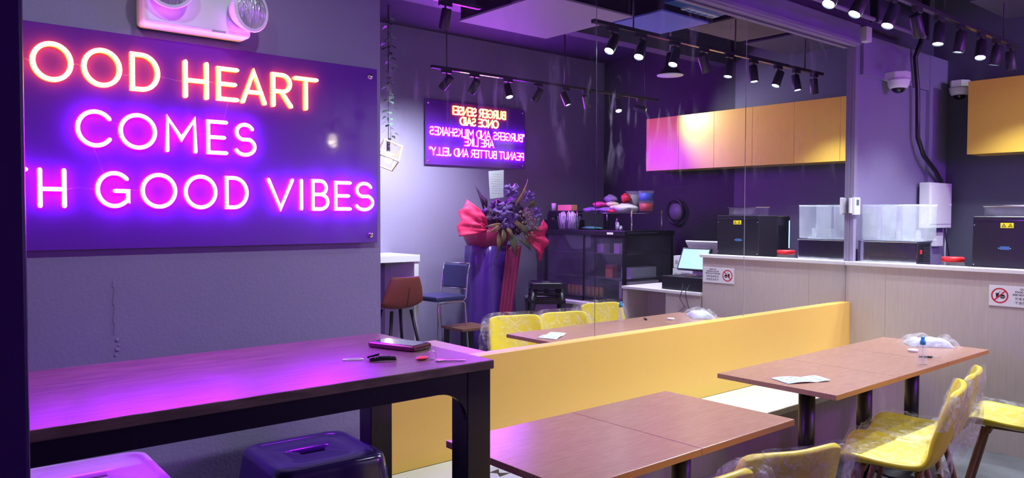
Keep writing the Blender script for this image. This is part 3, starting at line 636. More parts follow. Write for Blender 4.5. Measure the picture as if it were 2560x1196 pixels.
# ================================================================= MACHINES ON THE TALL COUNTER
t = thing('juice_dispenser', 'chrome juice dispenser with clear square bowls on the tall counter', 'dispenser', (5.95, -.25, 1.03))
part('base', B().box(5.785, 6.03, -.457, -.031, 1.03, 1.352, .004), 'steel', t)
part('base_rim', B().box(5.782, 6.035, -.460, -.028, 1.352, 1.362, .003), 'chrome', t)
part('control_panel', B().box(5.81, 6.01, -.4575, -.4545, 1.21, 1.345, .001), 'black', t)
b = B()
for k in range(5): b.box(5.7838, 5.7852, -.40+.0, -.12, 1.217+k*.006, 1.2195+k*.006)
for k in range(8): b.box(5.90, 6.00, -.460, -.457, 1.22+k*.013, 1.225+k*.013)
part('vent', b, 'chrome', t); part('switch', B().box(5.84, 5.87, -.462, -.457, 1.27, 1.30, .002), 'red_lid', t, label='red switch')
for k in range(3):
    y1 = -.040-k*.146; y0 = y1-.143; b = B(); n = 8
    rings = []
    for z, g in ((1.366, -.008), (1.375, 0), (1.50, .002), (1.615, .006), (1.628, .010), (1.622, .012)):
        ring_ = []
        for cx, cyy, a0 in ((6.07+g, y1+g*.2-.02, 0), (5.84-g*.5, y1+g*.2-.02, 90), (5.84-g*.5, y0-g*.2+.02, 180), (6.07+g, y0-g*.2+.02, 270)):
            for i in range(5): a = math.radians(a0+90*i/4); ring_.append((cx+.02*math.cos(a), cyy+.02*math.sin(a), z))
        rings.append(b.ring(ring_))
    b.skin(rings, caps=False); bw = part('bowl', b, 'bowl_plastic', t, mods=[('solid', .003)])
    b = B().lathe([(.05, 1.362), (.052, 1.375), (.02, 1.385), (.018, 1.44), (0, 1.445)], (5.94, (y0+y1)/2, 0), seg=20); part('cooling_dome', b, 'bowl_plastic', bw)
t = thing('red_lid_jar', 'clear glass jar with red screw lid between dispenser and black machine', 'jar', (5.93, -.645, 1.03))
part('jar_body', B().lathe([(0, 0), (.07, 0), (.076, .01), (.078, .17), (.068, .192), (.064, .20)], (5.93, -.645, 1.03), seg=28), 'clear_plastic', t)
part('lid', B().lathe([(.070, .192), (.073, .194), (.073, .222), (.068, .226), (0, .226)], (5.93, -.645, 1.03), seg=32), 'red_lid', t, label='red screw lid')
t = thing('sealing_machine', 'large black machine with yellow warning sticker on the tall counter', 'machine', (6.0, -1.02, 1.03))
part('body', B().box(5.79, 6.08, -1.228, -.815, 1.03, 1.545, .008, 3), 'black', t)
part('side_housing', B().box(6.08, 6.285, -1.20, -.815, 1.03, 1.543, .012, 3), 'black_gloss', t)
part('trim_line', B().box(5.788, 5.7905, -1.215, -.825, 1.515, 1.519), 'chrome', t)
part('hopper', B().box(5.83, 6.03, -1.14, -.87, 1.546, 1.615, .01, 3), 'clear_plastic', t); part('hopper_rim', B().box(5.825, 6.035, -1.146, -.864, 1.608, 1.62, .004), 'chrome', t)
part('highlight_strip', B().box(6.262, 6.270, -.8148, -.8125, 1.26, 1.50), 'highlight_cyan', t, label='pale blue highlight drawn as a glowing strip')  # cyan highlight on the glossy housing, made as an emissive strip
b = B()
for y, z in ((-1.215, 1.487), (-.828, 1.487), (-1.215, 1.23), (-.828, 1.22), (-1.046, 1.335), (-.977, 1.335)): b.ball((5.7895, y, z), .0045, (.5, 1, 1), 10)
part('bolt', b, 'chrome', t)
st = part('warning_sticker', B().box(5.7885, 5.7902, -1.062, -.985, 1.468, 1.502), 'warn_yellow', t)
b = B()
for y in (-1.043, -1.005):
    tri = [(y-.014, 1.474), (y+.014, 1.474), (y, 1.498)]; inn = [(y+(a-y)*.62, 1.482+(z-1.482)*.62) for a, z in tri]
    for i in range(3):
        j = (i+1) % 3; b.prism([(5.7884, tri[i][0], tri[i][1]), (5.7884, tri[j][0], tri[j][1]), (5.7884, inn[j][0], inn[j][1]), (5.7884, inn[i][0], inn[i][1])], (-.0003, 0, 0))
    b.box(5.788, 5.7884, y-.001, y+.001, 1.478, 1.487)
part('warning_triangle', b, 'ink', st)
part('maker_plate', B().box(5.7885, 5.790, -1.040, -.984, 1.324, 1.346, .0006), 'ac_blue', t)
# ================================================================= YELLOW WALL CABINETS
for i in range(6):
    y1 = -.312-.4683*i; y0 = y1-.4683
    t = thing('wall_cabinet', ('yellow wall cabinet, the one nearest the mirror wall', 'yellow wall cabinet, second from the mirror wall', 'yellow wall cabinet, third from the mirror wall', 'yellow wall cabinet, fourth from the mirror wall', 'yellow wall cabinet, fifth from the mirror wall', 'yellow wall cabinet farthest from the mirror wall, leftmost in the reflection')[i], 'cabinet', (7.26, (y0+y1)/2, 2.06), 'yellow wall cabinets in a row')
    part('body', B().box(7.10, 7.43, y0+.0005, y1-.0005, 2.06, 2.66), 'cab_yellow', t)
    part('door', B().box(7.08, 7.0995, y0+.0015, y1-.0015, 2.058, 2.662, .001), 'cab_yellow', t)
# ================================================================= WALL FITTINGS AT THE RIGHT
def dome(label, c, ny):
    """dome camera: c is the wall point, ny the direction away from the wall"""
    t = thing('dome_camera', label, 'camera', c); c = Vector(c); ny = Vector(ny); p = c+ny*.095; sd = ny.cross(Z)
    b = B(); b.prism([c+sd*.06+Z*.03, c-sd*.06+Z*.03, c-sd*.078+ny*.10+Z*.03, c-sd*.04+ny*.17+Z*.03, c+sd*.04+ny*.17+Z*.03, c+sd*.078+ny*.10+Z*.03], (0, 0, .055)); part('bracket', b, 'white', t)
    part('housing', B().lathe([(.083, .03), (.084, .018), (.080, .012), (.078, -.01), (.066, -.035), (.05, -.04)], p, seg=32), 'white', t, smooth=True)
    part('dome_glass', B().lathe([(.052, -.038), (.050, -.048), (.036, -.066), (.018, -.074), (0, -.076)], p, seg=28), 'black_gloss', t, smooth=True)
dome('white dome security camera on the grey wall above the dispenser', (6.28, -.0, 2.585), (0, -1, 0))
dome('white dome camera half hidden by the yellow cabinet edge', (7.43, -.155, 2.63), (-1, 0, 0))
t = thing('thermostat', 'white wall thermostat with small display at the mirror edge', 'thermostat', (5.70, -.02, 1.555))
part('case', B().box(5.672, 5.760, -.058, -.036, 1.553, 1.682, .004, 3), 'white', t); part('back_plate', B().box(5.655, 5.70, -.036, -.020, 1.565, 1.678, .002), 'white', t)
part('display', B().box(5.698, 5.738, -.0592, -.0578, 1.622, 1.666), 'lcd', t, label='grey green display')
b = B()
for i in range(3):
    for k in range(2): b.box(5.690+i*.024, 5.704+i*.024, -.0600, -.0579, 1.572+k*.018, 1.580+k*.018, .001)
part('button', b, 'carton', t)
t = thing('electrical_box', 'tall white electrical box on the grey wall behind the dispenser', 'electrical box', (7.12, -.05, 1.44))
part('body', B().box(6.895, 7.36, -.10, -.016, 1.442, 1.828, .003), 'white', t); part('door', B().box(6.915, 7.345, -.1045, -.0995, 1.475, 1.80, .002), 'white', t); part('latch', B().cyl((7.32, -.104, 1.64), (7.32, -.112, 1.64), .012), 'white_gloss', t)
single('junction_box', B().box(5.80, 5.885, -.065, .012, 2.855, 2.965, .003), 'white', 'small white junction box at the top corner of the mirror wall', 'junction box')
single('socket_box', B().box(7.15, 7.30, -.06, -.018, 1.28, 1.40, .004), 'white', 'small white socket box below the electrical box', 'socket box')
single('flexible_conduit', B().tube([(6.66, -.12, 3.02), (6.68, -.05, 2.85), (6.74, -.05, 2.60), (6.75, -.05, 2.40), (6.76, -.05, 2.20), (6.86, -.06, 2.05), (7.05, -.08, 1.93), (7.22, -.06, 1.85), (7.24, -.06, 1.82)], .018, 10), 'black', 'thick black flexible cable hanging down the grey wall into the box', 'cable')
single('cable', B().tube([(7.355, -.06, 1.77), (7.40, -.06, 1.70), (7.41, -.06, 1.62), (7.37, -.06, 1.54), (7.35, -.06, 1.44), (7.34, -.06, 1.25), (7.35, -.06, 1.03)], .006, 8), 'carton', 'thin white cable running down beside the electrical box', 'cable')
single('cable', B().tube([(7.33, -.06, 1.44), (7.34, -.07, 1.33), (7.37, -.08, 1.22), (7.42, -.07, 1.08)], .005, 8), 'black', 'thin black cable hanging below the electrical box', 'cable')
single('ceiling_pipe', B().tube([(3.6, -.15, 2.985), (6.64, -.15, 2.985)], .016, 12), 'trim_paint', 'straight grey conduit pipe running above the mirror wall', 'pipe')
for x, lb in ((4.3, 'leftmost'), (5.74, 'middle'), (6.63, 'rightmost')): single('pipe_hanger', B().box(x-.012, x+.012, -.175, -.12, 2.965, 3.5), 'track_black', 'dark hanger on the grey conduit pipe above the mirror, %s of three' % lb, 'hanger')
# ================================================================= TRACK LIGHTS
SPOTS = []
def make_spot(lit):
    t = thing('track_spotlight', 'x', 'spotlight', (0, 0, 0), 'track spotlights'); D_ = lit
    return t
def spot(x, y, z, d, power, label, lit):
    t = thing('track_spotlight', label, 'spotlight', (x, y, z), 'track spotlights'); d = Vector(d).normalized()
    part('adapter', B().box(x-.05, x+.05, y-.014, y+.014, z-.035, z-.006, .002), 'track_black', t)
    part('stem', B().cyl((x, y, z-.035), (x, y, z-.075), .007, seg=8), 'track_black', t)
    p = Vector((x, y, z-.115)); a = p-d*.065; e = p+d*.075
    h = part('lamp_head', B().lathe([(0, 0), (.030, 0), (.034, .006), (.036, .135), (.034, .14), (.031, .136), (.030, .125)], a, d, 20), 'track_black', t, smooth=True)
    part('lens', B().lathe([(.0295, 0), (.027, .003), (0, .005)], a+d*.128, d, 20), 'lens_lit' if lit else 'lens_dim', h)
    L_ = bpy.data.lights.new('spot', 'SPOT'); L_.energy = SPOT_W*power; L_.spot_size = math.radians(98); L_.spot_blend = .95; L_.color = (.86, .95, 1); L_.shadow_soft_size = .03
    lo = bpy.data.objects.new('spot_beam', L_); C.objects.link(lo); lo.location = e+d*.004; lo.rotation_euler = d.to_track_quat('-Z', 'Y').to_euler()
def track(name_lab, x0, x1, y, z, hang):
    t = thing('light_track', name_lab, 'light track', ((x0+x1)/2, y, z-.006))
    part('rail', B().box(x0, x1, y-.018, y+.018, z-.006, z+.018, .001), 'track_black', t)
    b = B().box(x0+.02, x1-.02, y-.010, y-.004, z-.008, z-.006); b.box(x0+.02, x1-.02, y+.004, y+.010, z-.008, z-.006); part('conductor', b, 'chrome', t)
    for x in hang: part('hanger_rod', B().cyl((x, y, z+.018), (x, y, 3.5), .006, seg=8), 'track_black', t)
track('black light track hanging near the mirror wall over the counter', 3.74, 6.72, -.776, 2.82, (4.14, 5.36, 6.42))
track('black light track hanging near the opposite wall, seen in the mirror', 3.86, 6.92, -2.83, 2.83, (4.02, 5.47, 6.7))
track('added black light track above the high table, out of view', -.2, 3.4, -1.55, 3.0, (.2, 3.0))
for i, (x, d_, pw) in enumerate(TRACK_B): spot(x, -.776, 2.82, d_, pw, 'black track spotlight near the mirror wall, %s on its track' % ORD[i], pw > .7)
for i, (x, d_, pw) in enumerate(TRACK_A): spot(x, -2.83, 2.83, d_, pw, 'black track spotlight near the opposite wall, %s on its track in the reflection' % ORD[i], i in (2, 4, 6))
for i, (x, d_, pw) in enumerate(TRACK_C): spot(x, -1.55, 3.0, d_, pw, 'added black track spotlight above the high table, out of view, %s on its track' % ORD[i], True)
# pendant lamps: wooden cube cages
def cage(label, c, rx, ry, rz):
    t = thing('pendant_lamp', label, 'pendant lamp', c, 'cube cage pendant lamps'); c = Vector(c)
    from mathutils import Euler
    Mx = Euler((rx, ry, rz)).to_matrix(); s = .088; k = .0065
    b = B()
    for a in (-1, 1):
        for q in (-1, 1):
            b.obox(c+Mx@Vector((0, a*s, q*s)), Mx@Vector((s+k, 0, 0)), Mx@Vector((0, k, 0)), Mx@Vector((0, 0, k)))
            b.obox(c+Mx@Vector((a*s, 0, q*s)), Mx@Vector((k, 0, 0)), Mx@Vector((0, s-k, 0)), Mx@Vector((0, 0, k)))
            b.obox(c+Mx@Vector((a*s, q*s, 0)), Mx@Vector((k, 0, 0)), Mx@Vector((0, k, 0)), Mx@Vector((0, 0, s-k)))
    part('cage', b, 'cage_wood', t, label='pale wooden cube cage')
    part('socket', B().cyl(c+Vector((0, 0, .12)), c+Vector((0, 0, .035)), .017, seg=16), 'black', t)
    part('bulb', B().ball(c+Vector((0, 0, -.005)), .034, (1, 1, 1.05), 20), 'bulb', t, label='glowing warm bulb')
    part('cord', B().cyl(c+Vector((0, 0, .12)), (c.x, c.y, 3.5), .0035, seg=6), 'black', t)
    L_ = bpy.data.lights.new('bulb', 'POINT'); L_.energy = 1.4; L_.color = (1, .82, .58); L_.shadow_soft_size = .035
    lo = bpy.data.objects.new('bulb_light', L_); C.objects.link(lo); lo.location = c+Vector((0, 0, -.045))
cage('wooden cube pendant lamp with ivy on its cord, seen at the mirror left edge', (3.83, -3.5, 2.10), .5, .35, .35)
cage('wooden cube pendant lamp reflected in the black neon sign board', (3.08, -3.5, 2.19), .4, -.5, .2)
t = thing('ivy_garland', 'artificial ivy garland hanging along the pendant lamp cord', 'ivy', (3.86, -3.5, 2.2))
part('vine', B().tube([(3.845+.012*math.sin(k*1.3), -3.5+.01*math.cos(k), 2.23+k*.085) for k in range(16)], .003, 6), 'ivy', t)
b = B()
for k in range(64):
    z = 2.20+1.22*(k/64)+random.uniform(-.01, .01); a = random.uniform(0, 2*PI); r = random.uniform(.02, .075); cx, cyy = 3.845+r*math.cos(a), -3.5+r*math.sin(a)*.8
    s = random.uniform(.022, .036); dr = Vector((math.cos(a), math.sin(a), -.7)).normalized(); sd = dr.cross(Z).normalized(); up = Vector((0, 0, .3))
    o_ = Vector((cx, cyy, z)); pts = [o_-dr*s*.6, o_-dr*s*.2+sd*s*.8, o_+dr*s*.4+sd*s*.5, o_+dr*s*1.2, o_+dr*s*.4-sd*s*.5, o_-dr*s*.2-sd*s*.8]
    b.bm.faces.new(b.ring(pts))
f_ = part('foliage', b, 'ivy', t, mods=[('solid', .0008)]); tag(f_, kind='stuff')
# white paper cone shade seen as a pale disc: small round pendant
t = thing('dome_pendant', 'small black pendant with pale round rim hanging from the ceiling, seen in the mirror', 'pendant lamp', (5.46, -1.5, 2.77))
part('shade', B().lathe([(.115, 0), (.113, .004), (.06, .06), (.035, .17), (.03, .19), (0, .192)], (5.46, -1.5, 2.77), seg=32), 'track_black', t, smooth=True)
part('rim', B().lathe([(0, 0), (.114, -.001), (.114, -.006), (.0, -.007)], (5.46, -1.5, 2.77), seg=32), 'white', t)
part('rod', B().cyl((5.46, -1.5, 2.96), (5.46, -1.5, 3.5), .008), 'trim_paint', t)
# ================================================================= CEILING UNITS
def slab(name, label, cat, x0, x1, y0, y1, z, h, mt, top=True):
    t = thing(name, label, cat, ((x0+x1)/2, (y0+y1)/2, z))
    part('bottom_panel', B().box(x0, x1, y0, y1, z, z+.015, .002), mt, t)
    part('housing', B().box(x0+.01, x1-.01, y0+.01, y1-.01, z+.015, z+h), 'track_black', t)
    return t
slab('ceiling_panel', 'large pale ceiling panel glowing violet, leftmost of those in the mirror', 'ceiling panel', 3.50, 4.39, -1.94, -1.00, 3.0, .25, 'slab_white')
slab('ceiling_cassette', 'bluish ceiling air unit panel in front of the blue housing', 'air conditioner', 4.42, 4.97, -1.27, -.75, 3.0, .3, 'slab_blue')
t = thing('fan_coil_unit', 'blue air handling unit with labels and white grille below the ceiling', 'air conditioner', (4.8, -.55, 3.03))
part('housing', B().box(4.42, 5.02, -.735, -.40, 3.05, 3.45, .005), 'ac_blue', t)
part('grille', B().box(4.60, 4.98, -.728, -.66, 3.035, 3.05), 'paper_blue', t)
b = B()
for k in range(5): b.box(4.625+k*.07, 4.675+k*.07, -.72, -.69, 3.0335, 3.0352)
part('grille_slot', b, 'ac_blue', t)
part('rating_label', B().box(4.60, 4.72, -.738, -.7345, 3.08, 3.2), 'grey', t)
slab('ceiling_panel', 'brownish ceiling panel right of the blue unit, middle of the mirror top', 'ceiling panel', 5.33, 6.08, -1.225, -.60, 3.10, .05, 'slab_brown')
slab('ceiling_panel', 'dark bluish ceiling panel at the top right corner of the mirror', 'ceiling panel', 6.20, 6.96, -1.25, -.62, 3.10, .05, 'paint_dark')
single('ceiling_beam', B().box(2.7, 7.4, -2.35, -2.2, 3.2, 3.5), 'paint_dark', 'dark beam crossing below the ceiling behind the panels, seen in the mirror', 'beam')
# ================================================================= THINGS SEEN IN THE MIRROR
# white bar table against the opposite wall
t = thing('bar_table', 'high white bar table against the opposite wall, seen in the mirror', 'table', (3.2, -3.83, 0))
part('tabletop', B().box(1.9, 4.215, WB+.005, -3.55, 1.085, 1.15, .002), 'white', t)
part('end_panel', B().box(4.155, 4.205, WB+.005, -3.56, 0, 1.085), 'white', t); part('end_panel', B().box(1.93, 1.98, WB+.005, -3.56, 0, 1.085), 'white', t)
# red leather bar stool
t = thing('bar_stool', 'red brown leather bucket bar stool with black legs at the white bar table', 'stool', (3.70, -3.12, 0))
b = B(); prof2 = [(-.20, .70), (-.19, .715), (-.10, .715), (0, .71), (.09, .715), (.14, .745), (.17, .80), (.19, .87), (.20, .94), (.205, 1.0)]; wd2 = [.17, .18, .20, .21, .212, .21, .205, .19, .165, .145]
rows_ = []
for (yy, zz), w_ in zip(prof2, wd2):
    row = []
    for i in range(13):
        u = i/6-1; bk = max(0, min(1, (zz-.72)/.08)); row.append((3.70+u*w_, -3.16+yy-.06*bk*abs(u)**2.2, zz+(1-bk)*.05*abs(u)**2.5))
    rows_.append(row)
b.grid(rows_); part('shell', b, 'red_leather', t, mods=[('solid', .03, 0), ('sub', 1)])
part('seam', B().tube([(3.70, -3.16+.186, .74), (3.70, -3.16+.205, .82), (3.70, -3.16+.223, .91)], .0025, 6), 'black', t)
for sx in (-1, 1):
    for sy in (-1, 1): part('leg', B().tube([(3.70+sx*.10, -3.16+sy*.09, .69), (3.70+sx*.21, -3.16+sy*.20, 0)], [.016, .011], 12), 'black', t)
part('footrest', B().tube([(3.70+.172*sx, -3.16+.163*sy, .26) for sx, sy in ((1, 1), (-1, 1), (-1, -1), (1, -1))], .007, 8, True), 'black', t)
# chrome chair
t = thing('chrome_bar_chair', 'chrome framed bar chair with dark blue seat and back by the opposite wall', 'chair', (4.36, -3.44, 0))
cx, cyy = 4.36, -3.44; q = math.radians(-6); EXc, EYc = Vector((math.cos(q), math.sin(q), 0)), Vector((-math.sin(q), math.cos(q), 0))   # EX points to the chair back
def cp(a, b_, z): v = Vector((cx, cyy, 0))+EXc*a+EYc*b_; v.z = z; return v
b = B(); b.obox(cp(0, 0, .735), EXc*.19, EYc*.19, Z*.025, .018, 3); part('seat', b, 'blue_leather', t)
b = B(); b.obox(cp(.215, 0, .935), EXc*.014+Z*.0, EYc*.165, Z*.115+EXc*.01, .012, 3); part('backrest', b, 'blue_leather', t)
for s_ in (-1, 1):
    b = B(); b.tube([cp(-.17, s_*.19, 0), cp(-.17, s_*.19, .68), cp(-.16, s_*.19, .70), cp(.14, s_*.19, .70), cp(.175, s_*.19, .68), cp(.20, s_*.19, .4), cp(.24, s_*.19, 0)], .010, 10); part('leg_frame', b, 'chrome', t)
    b = B(); b.tube([cp(.15, s_*.185, .70), cp(.19, s_*.185, .73), cp(.20, s_*.185, .82), cp(.215, s_*.185, .95), cp(.245, s_*.185, 1.06)], .009, 10); part('back_post', b, 'chrome', t)
b = B(); b.tube([cp(.245, -.185, 1.06), cp(.245, .185, 1.06)], .009, 10); b.tube([cp(.20, -.185, .815), cp(.20, .185, .815)], .008, 10); part('back_rail', b, 'chrome', t)
# low wooden stool
t = thing('low_stool', 'low brown wooden stool with dark legs beside the flower stand', 'stool', (4.60, -3.28, 0))
q = math.radians(0); part('seat', B().box(4.40, 4.78, -3.46, -3.10, .425, .45, .004), 'leg_wood', t)
for x in (4.42, 4.72):
    for y in (-3.44, -3.16): part('leg', B().box(x, x+.04, y, y+.04, 0, .425), 'black', t)
# flower stand
fx, fy = 5.10, -3.62
t = thing('flower_stand', 'congratulatory flower arrangement on a purple satin draped stand, seen in the mirror', 'flower stand', (fx, fy, 0))
b = B(); n = 40; rings = []
for z, r in ((0, .275), (.3, .265), (.7, .255), (1.1, .245), (1.22, .24), (1.23, .20)):
    rings.append(b.ring([(fx+(r+.018*math.sin(i*7*2*PI/n)+.01*math.sin(i*3*2*PI/n+z*3))*math.cos(2*PI*i/n)*1.12+.05, fy+(r+.018*math.sin(i*7*2*PI/n))*math.sin(2*PI*i/n)*.85, z) for i in range(n)]))
b.skin(rings); part('drape', b, 'satin_purple', t, smooth=True, label='purple satin drape')
b = B(); rows_ = []
for j in range(16):
    v = j/15; z = 1.22-.80*v; row = []
    for i in range(13): u = i/12; row.append((fx+.07+.21*u-.13*v-.03*u*v, fy+.245+.02*math.sin(u*25)+.015*v, z))
    rows_.append(row)
b.grid(rows_); part('sash', b, 'satin_magenta', t, mods=[('solid', .003)], label='magenta pleated sash')
def fan(c, dirx, spread, size, a0, a1, seed):
    b = B(); rows_ = []; c = Vector(c)
    for j in range(12):
        v = j/11; row = []
        for i in range(25):
            u = i/24; a = math.radians(a0+(a1-a0)*u); r = size*(.15+.85*v)*(1+.10*noise.noise(Vector((u*4, seed, 0)))); fold = .016*v*math.sin(u*17+seed+2*v)+.07*math.sin(v*PI)+.03*noise.noise(Vector((u*5, v*3, seed*2)))
            row.append(c+Vector((r*math.cos(a), .05+fold+.02*noise.noise(Vector((u*9, v*6, seed))), r*math.sin(a))))
        rows_.append(row)
    b.grid(rows_); return b
part('tissue_wrap', fan((fx-.07, fy+.12, 1.40), 1, 0, .43, 136, 190, 2.0), 'tissue', t, mods=[('solid', .002)], label='crumpled magenta tissue fan')
part('tissue_wrap', fan((fx+.34, fy+.14, 1.32), 1, 0, .36, -52, 30, 5.0), 'tissue', t, mods=[('solid', .002)], label='crumpled red magenta tissue fan')
b = B(); b.lathe([(.20, -.13), (.24, -.05), (.26, .03), (.22, .07), (0, .08)], (fx, fy+.0, 1.34), seg=28); part('basket_wrap', b, 'satin_magenta', t)
def blossom(c, r, mt_):
    b = B(); c = Vector(c)
    for k in range(12):
        a = k*2.4+c.x*9; el = k/12*1.8; dr = Vector((math.cos(a)*math.sin(el+.25), abs(math.cos(el+.25)), math.sin(a)*math.sin(el+.25)))
        sd = dr.cross(Vector((.3, .2, 1))).normalized(); up = sd.cross(dr); o_ = c+dr*r*.45
        b.grid([[o_+sd*(u-.5)*r*1.35+up*(v-.5)*r*1.1+dr*r*(.30-1.2*(u-.5)**2-(v-.5)**2+.75*noise.noise(Vector((u*4+k, v*4, a)))) for u in (0, .25, .5, .75, 1)] for v in (0, .33, .66, 1)])
    part('blossom', b, mt_, t, mods=[('solid', .002)])
for k in range(44):
    a = random.uniform(0, 2*PI); r = math.sqrt(random.random()); x = fx+.12+.28*r*math.cos(a); z = 1.51+.21*r*math.sin(a)+(.02 if r < .5 else 0); blossom((x, fy+.10+.16*(1-r), z), random.uniform(.05, .085), 'petal_dark' if k % 3 else 'petal_plum')
for x, z, r, sd_ in ((fx+.09, 1.79, .085, 1.0), (fx+.33, 1.74, .065, 2.0), (fx-.01, 1.58, .12, 3.0), (fx+.05, 1.48, .11, 4.0), (fx+.45, 1.57, .06, 5.0)):
    b = B(); rows_ = []
    for j_ in range(13):
        row = []
        for i_ in range(13):
            u, v = i_/6-1, j_/6-1; q_ = Vector((u*2.1+sd_*5, v*2.1, sd_)); row.append(Vector((x+r*(u*(.9+.4*noise.noise(q_))), fy+.30+r*.9*noise.noise(q_*1.3+Vector((0, 0, 4))), z+r*(v*(.7+.5*noise.noise(q_+Vector((7, 0, 0))))))))
        rows_.append(row)
    b.grid(rows_); part('ribbon_bow', b, 'petal_violet', t, mods=[('solid', .002)], label='crumpled light violet ribbon')
def leaf(p0, p1, w_, mt_, bend=.04):
    p0, p1 = Vector(p0), Vector(p1); d = p1-p0; sd = d.cross(Vector((0, 1, 0))).normalized(); b = B(); rows_ = []
    for j in range(9):
        v = j/8; c_ = p0+d*v+Vector((0, 1, 0))*bend*math.sin(v*PI); ww = w_*math.sin(min(1, v*1.1+.06)*PI)**.8 if v < .93 else w_*.1
        rows_.append([c_-sd*ww, c_-sd*ww*.5+Vector((0, .008, 0)), c_, c_+sd*ww*.5+Vector((0, .008, 0)), c_+sd*ww])
    b.grid(rows_); part('leaf', b, mt_, t, mods=[('solid', .0015)])
yf = fy+.30
for a_, b_, w_, m_ in (((fx+.06, yf, 1.37), (fx+.10, yf+.03, 1.10), .042, 'leaf'), ((fx-.02, yf, 1.40), (fx-.09, yf+.02, 1.22), .035, 'leaf'), ((fx-.10, yf, 1.38), (fx-.12, yf, 1.10), .028, 'leaf_brown'), ((fx-.06, yf, 1.44), (fx-.25, yf+.02, 1.36), .026, 'leaf_brown'), ((fx-.04, yf, 1.45), (fx-.30, yf, 1.42), .020, 'leaf_brown'), ((fx+.16, yf, 1.46), (fx+.30, yf+.02, 1.32), .034, 'leaf'), ((fx+.10, yf, 1.48), (fx+.24, yf, 1.38), .03, 'leaf_brown'), ((fx+.0, yf, 1.42), (fx+.07, yf+.03, 1.30), .025, 'leaf_brown'), ((fx+.12, yf, 1.62), (fx+.31, yf, 1.92), .020, 'leaf_brown'), ((fx-.20, yf-.1, 1.60), (fx-.33, yf-.1, 1.86), .022, 'petal_dark'), ((fx+.18, yf, 1.30), (fx+.36, yf, 1.16), .022, 'leaf'), ((fx-.16, yf-.1, 1.62), (fx-.28, yf-.1, 1.78), .03, 'petal_dark'), ((fx+.32, yf, 1.62), (fx+.40, yf, 1.72), .03, 'leaf')): leaf(a_, b_, w_, m_)
b = B()
for k in range(150):
    a = random.uniform(0, 2*PI); r = math.sqrt(random.random()); b.ball((fx+.31+.17*r*math.cos(a), fy+.26+random.uniform(-.04, .06), 1.46+.16*r*math.sin(a)), random.uniform(.006, .012), (1, 1, 1), 6)
tag(part('filler_buds', b, 'bud', t), kind='stuff')
b = B()
for k in range(26):
    a = random.uniform(-.6, 1.8); l = random.uniform(.12, .22); b.tube([(fx+.30, fy+.24, 1.36), (fx+.32+l*math.cos(a)*.5, fy+.28, 1.36-.5*l*math.sin(a)), (fx+.32+l*math.cos(a), fy+.28, 1.34-l*math.sin(a)*.8)], .002, 5)
tag(part('filler_twigs', b, 'leaf', t), kind='stuff')
t = thing('message_card', 'white printed card standing on a stick above the flowers', 'card', (fx-.07, fy+.28, 1.74))
part('sheet', B().prism([(4.915, -3.36, 1.985), (5.115, -3.36, 2.005), (5.115, -3.36, 1.725), (4.935, -3.36, 1.705)][::-1], (0, .002, 0)), 'white_matt', t)
b = B()
for i, (a, c_) in enumerate(((.06, .05), (.075, .045), (.035, .03), (.03, .05), (.025, .02), (.05, .06), (.05, .035), (.07, .06), (.04, .03))):
    z = 1.955-.024*i; b.box(4.915+a*.8+.01, 5.115-c_*.8, -3.3578, -3.3572, z, z+.004)
part('print', b, 'grey', t); part('stick', B().cyl((5.03, -3.37, 1.46), (5.03, -3.37, 1.72), .004), 'leaf_brown', t)
# display case
t = thing('display_case', 'black framed glass display case on the low plinth, seen in the mirror', 'display case', (6.6, -3.27, .585))
X0, X1, Y0, Y1, Z0, Z1 = 6.19, 7.0, -3.90, -2.655, .587, 1.375
b = B()
for x in (X0, X1-.035):
    for y in (Y0, Y1-.035): b.box(x, x+.035, y, y+.035, Z0, Z1, .002)
b.box(X0, X1, Y0, Y1, Z0, Z0+.05); b.box(X0-.01, X1+.01, Y0-.01, Y1+.01, Z1-.055, Z1, .003); b.box(X0, X0+.02, -3.27, -3.25, Z0, Z1); part('frame', b, 'black', t)
part('back_panel', B().box(X1-.03, X1-.02, Y0, Y1, Z0, Z1), 'paint_black', t)
for z in (.85, 1.12): part('shelf', B().box(X0+.03, X1-.05, Y0+.03, Y1-.03, z, z+.008), 'track_black', t)
part('front_glass', B().box(X0+.004, X0+.008, Y0+.035, Y1-.035, Z0+.05, Z1-.055), 'pane', t); part('side_glass', B().box(X0+.035, X1-.035, Y1-.008, Y1-.004, Z0+.05, Z1-.055), 'pane', t)
b = B(); b.box(X0-.0125, X0-.0105, -2.90, -2.81, 1.335, 1.357); part('label_plate', b, 'white', t)
part('side_handle', B().box(X0+.03, X1-.3, Y1+.011, Y1+.014, 1.352, 1.356), 'chrome', t)
b0 = None
for k in range(9):
    y = -3.58+k*.062; c = (6.30, y, .6375)
    nm = 'golden drink can in the display case, %s of the row in the reflection' % ORD[k]
    if b0 is None: b0 = single('drink_can', B().lathe([(0, 0), (.024, 0), (.028, .006), (.028, .098), (.024, .108), (0, .109)], c, seg=18), 'can_gold', nm, 'can', 'golden cans in the display case')
    else: o_ = b0.copy(); C.objects.link(o_); o_.location = c; o_['label'] = nm
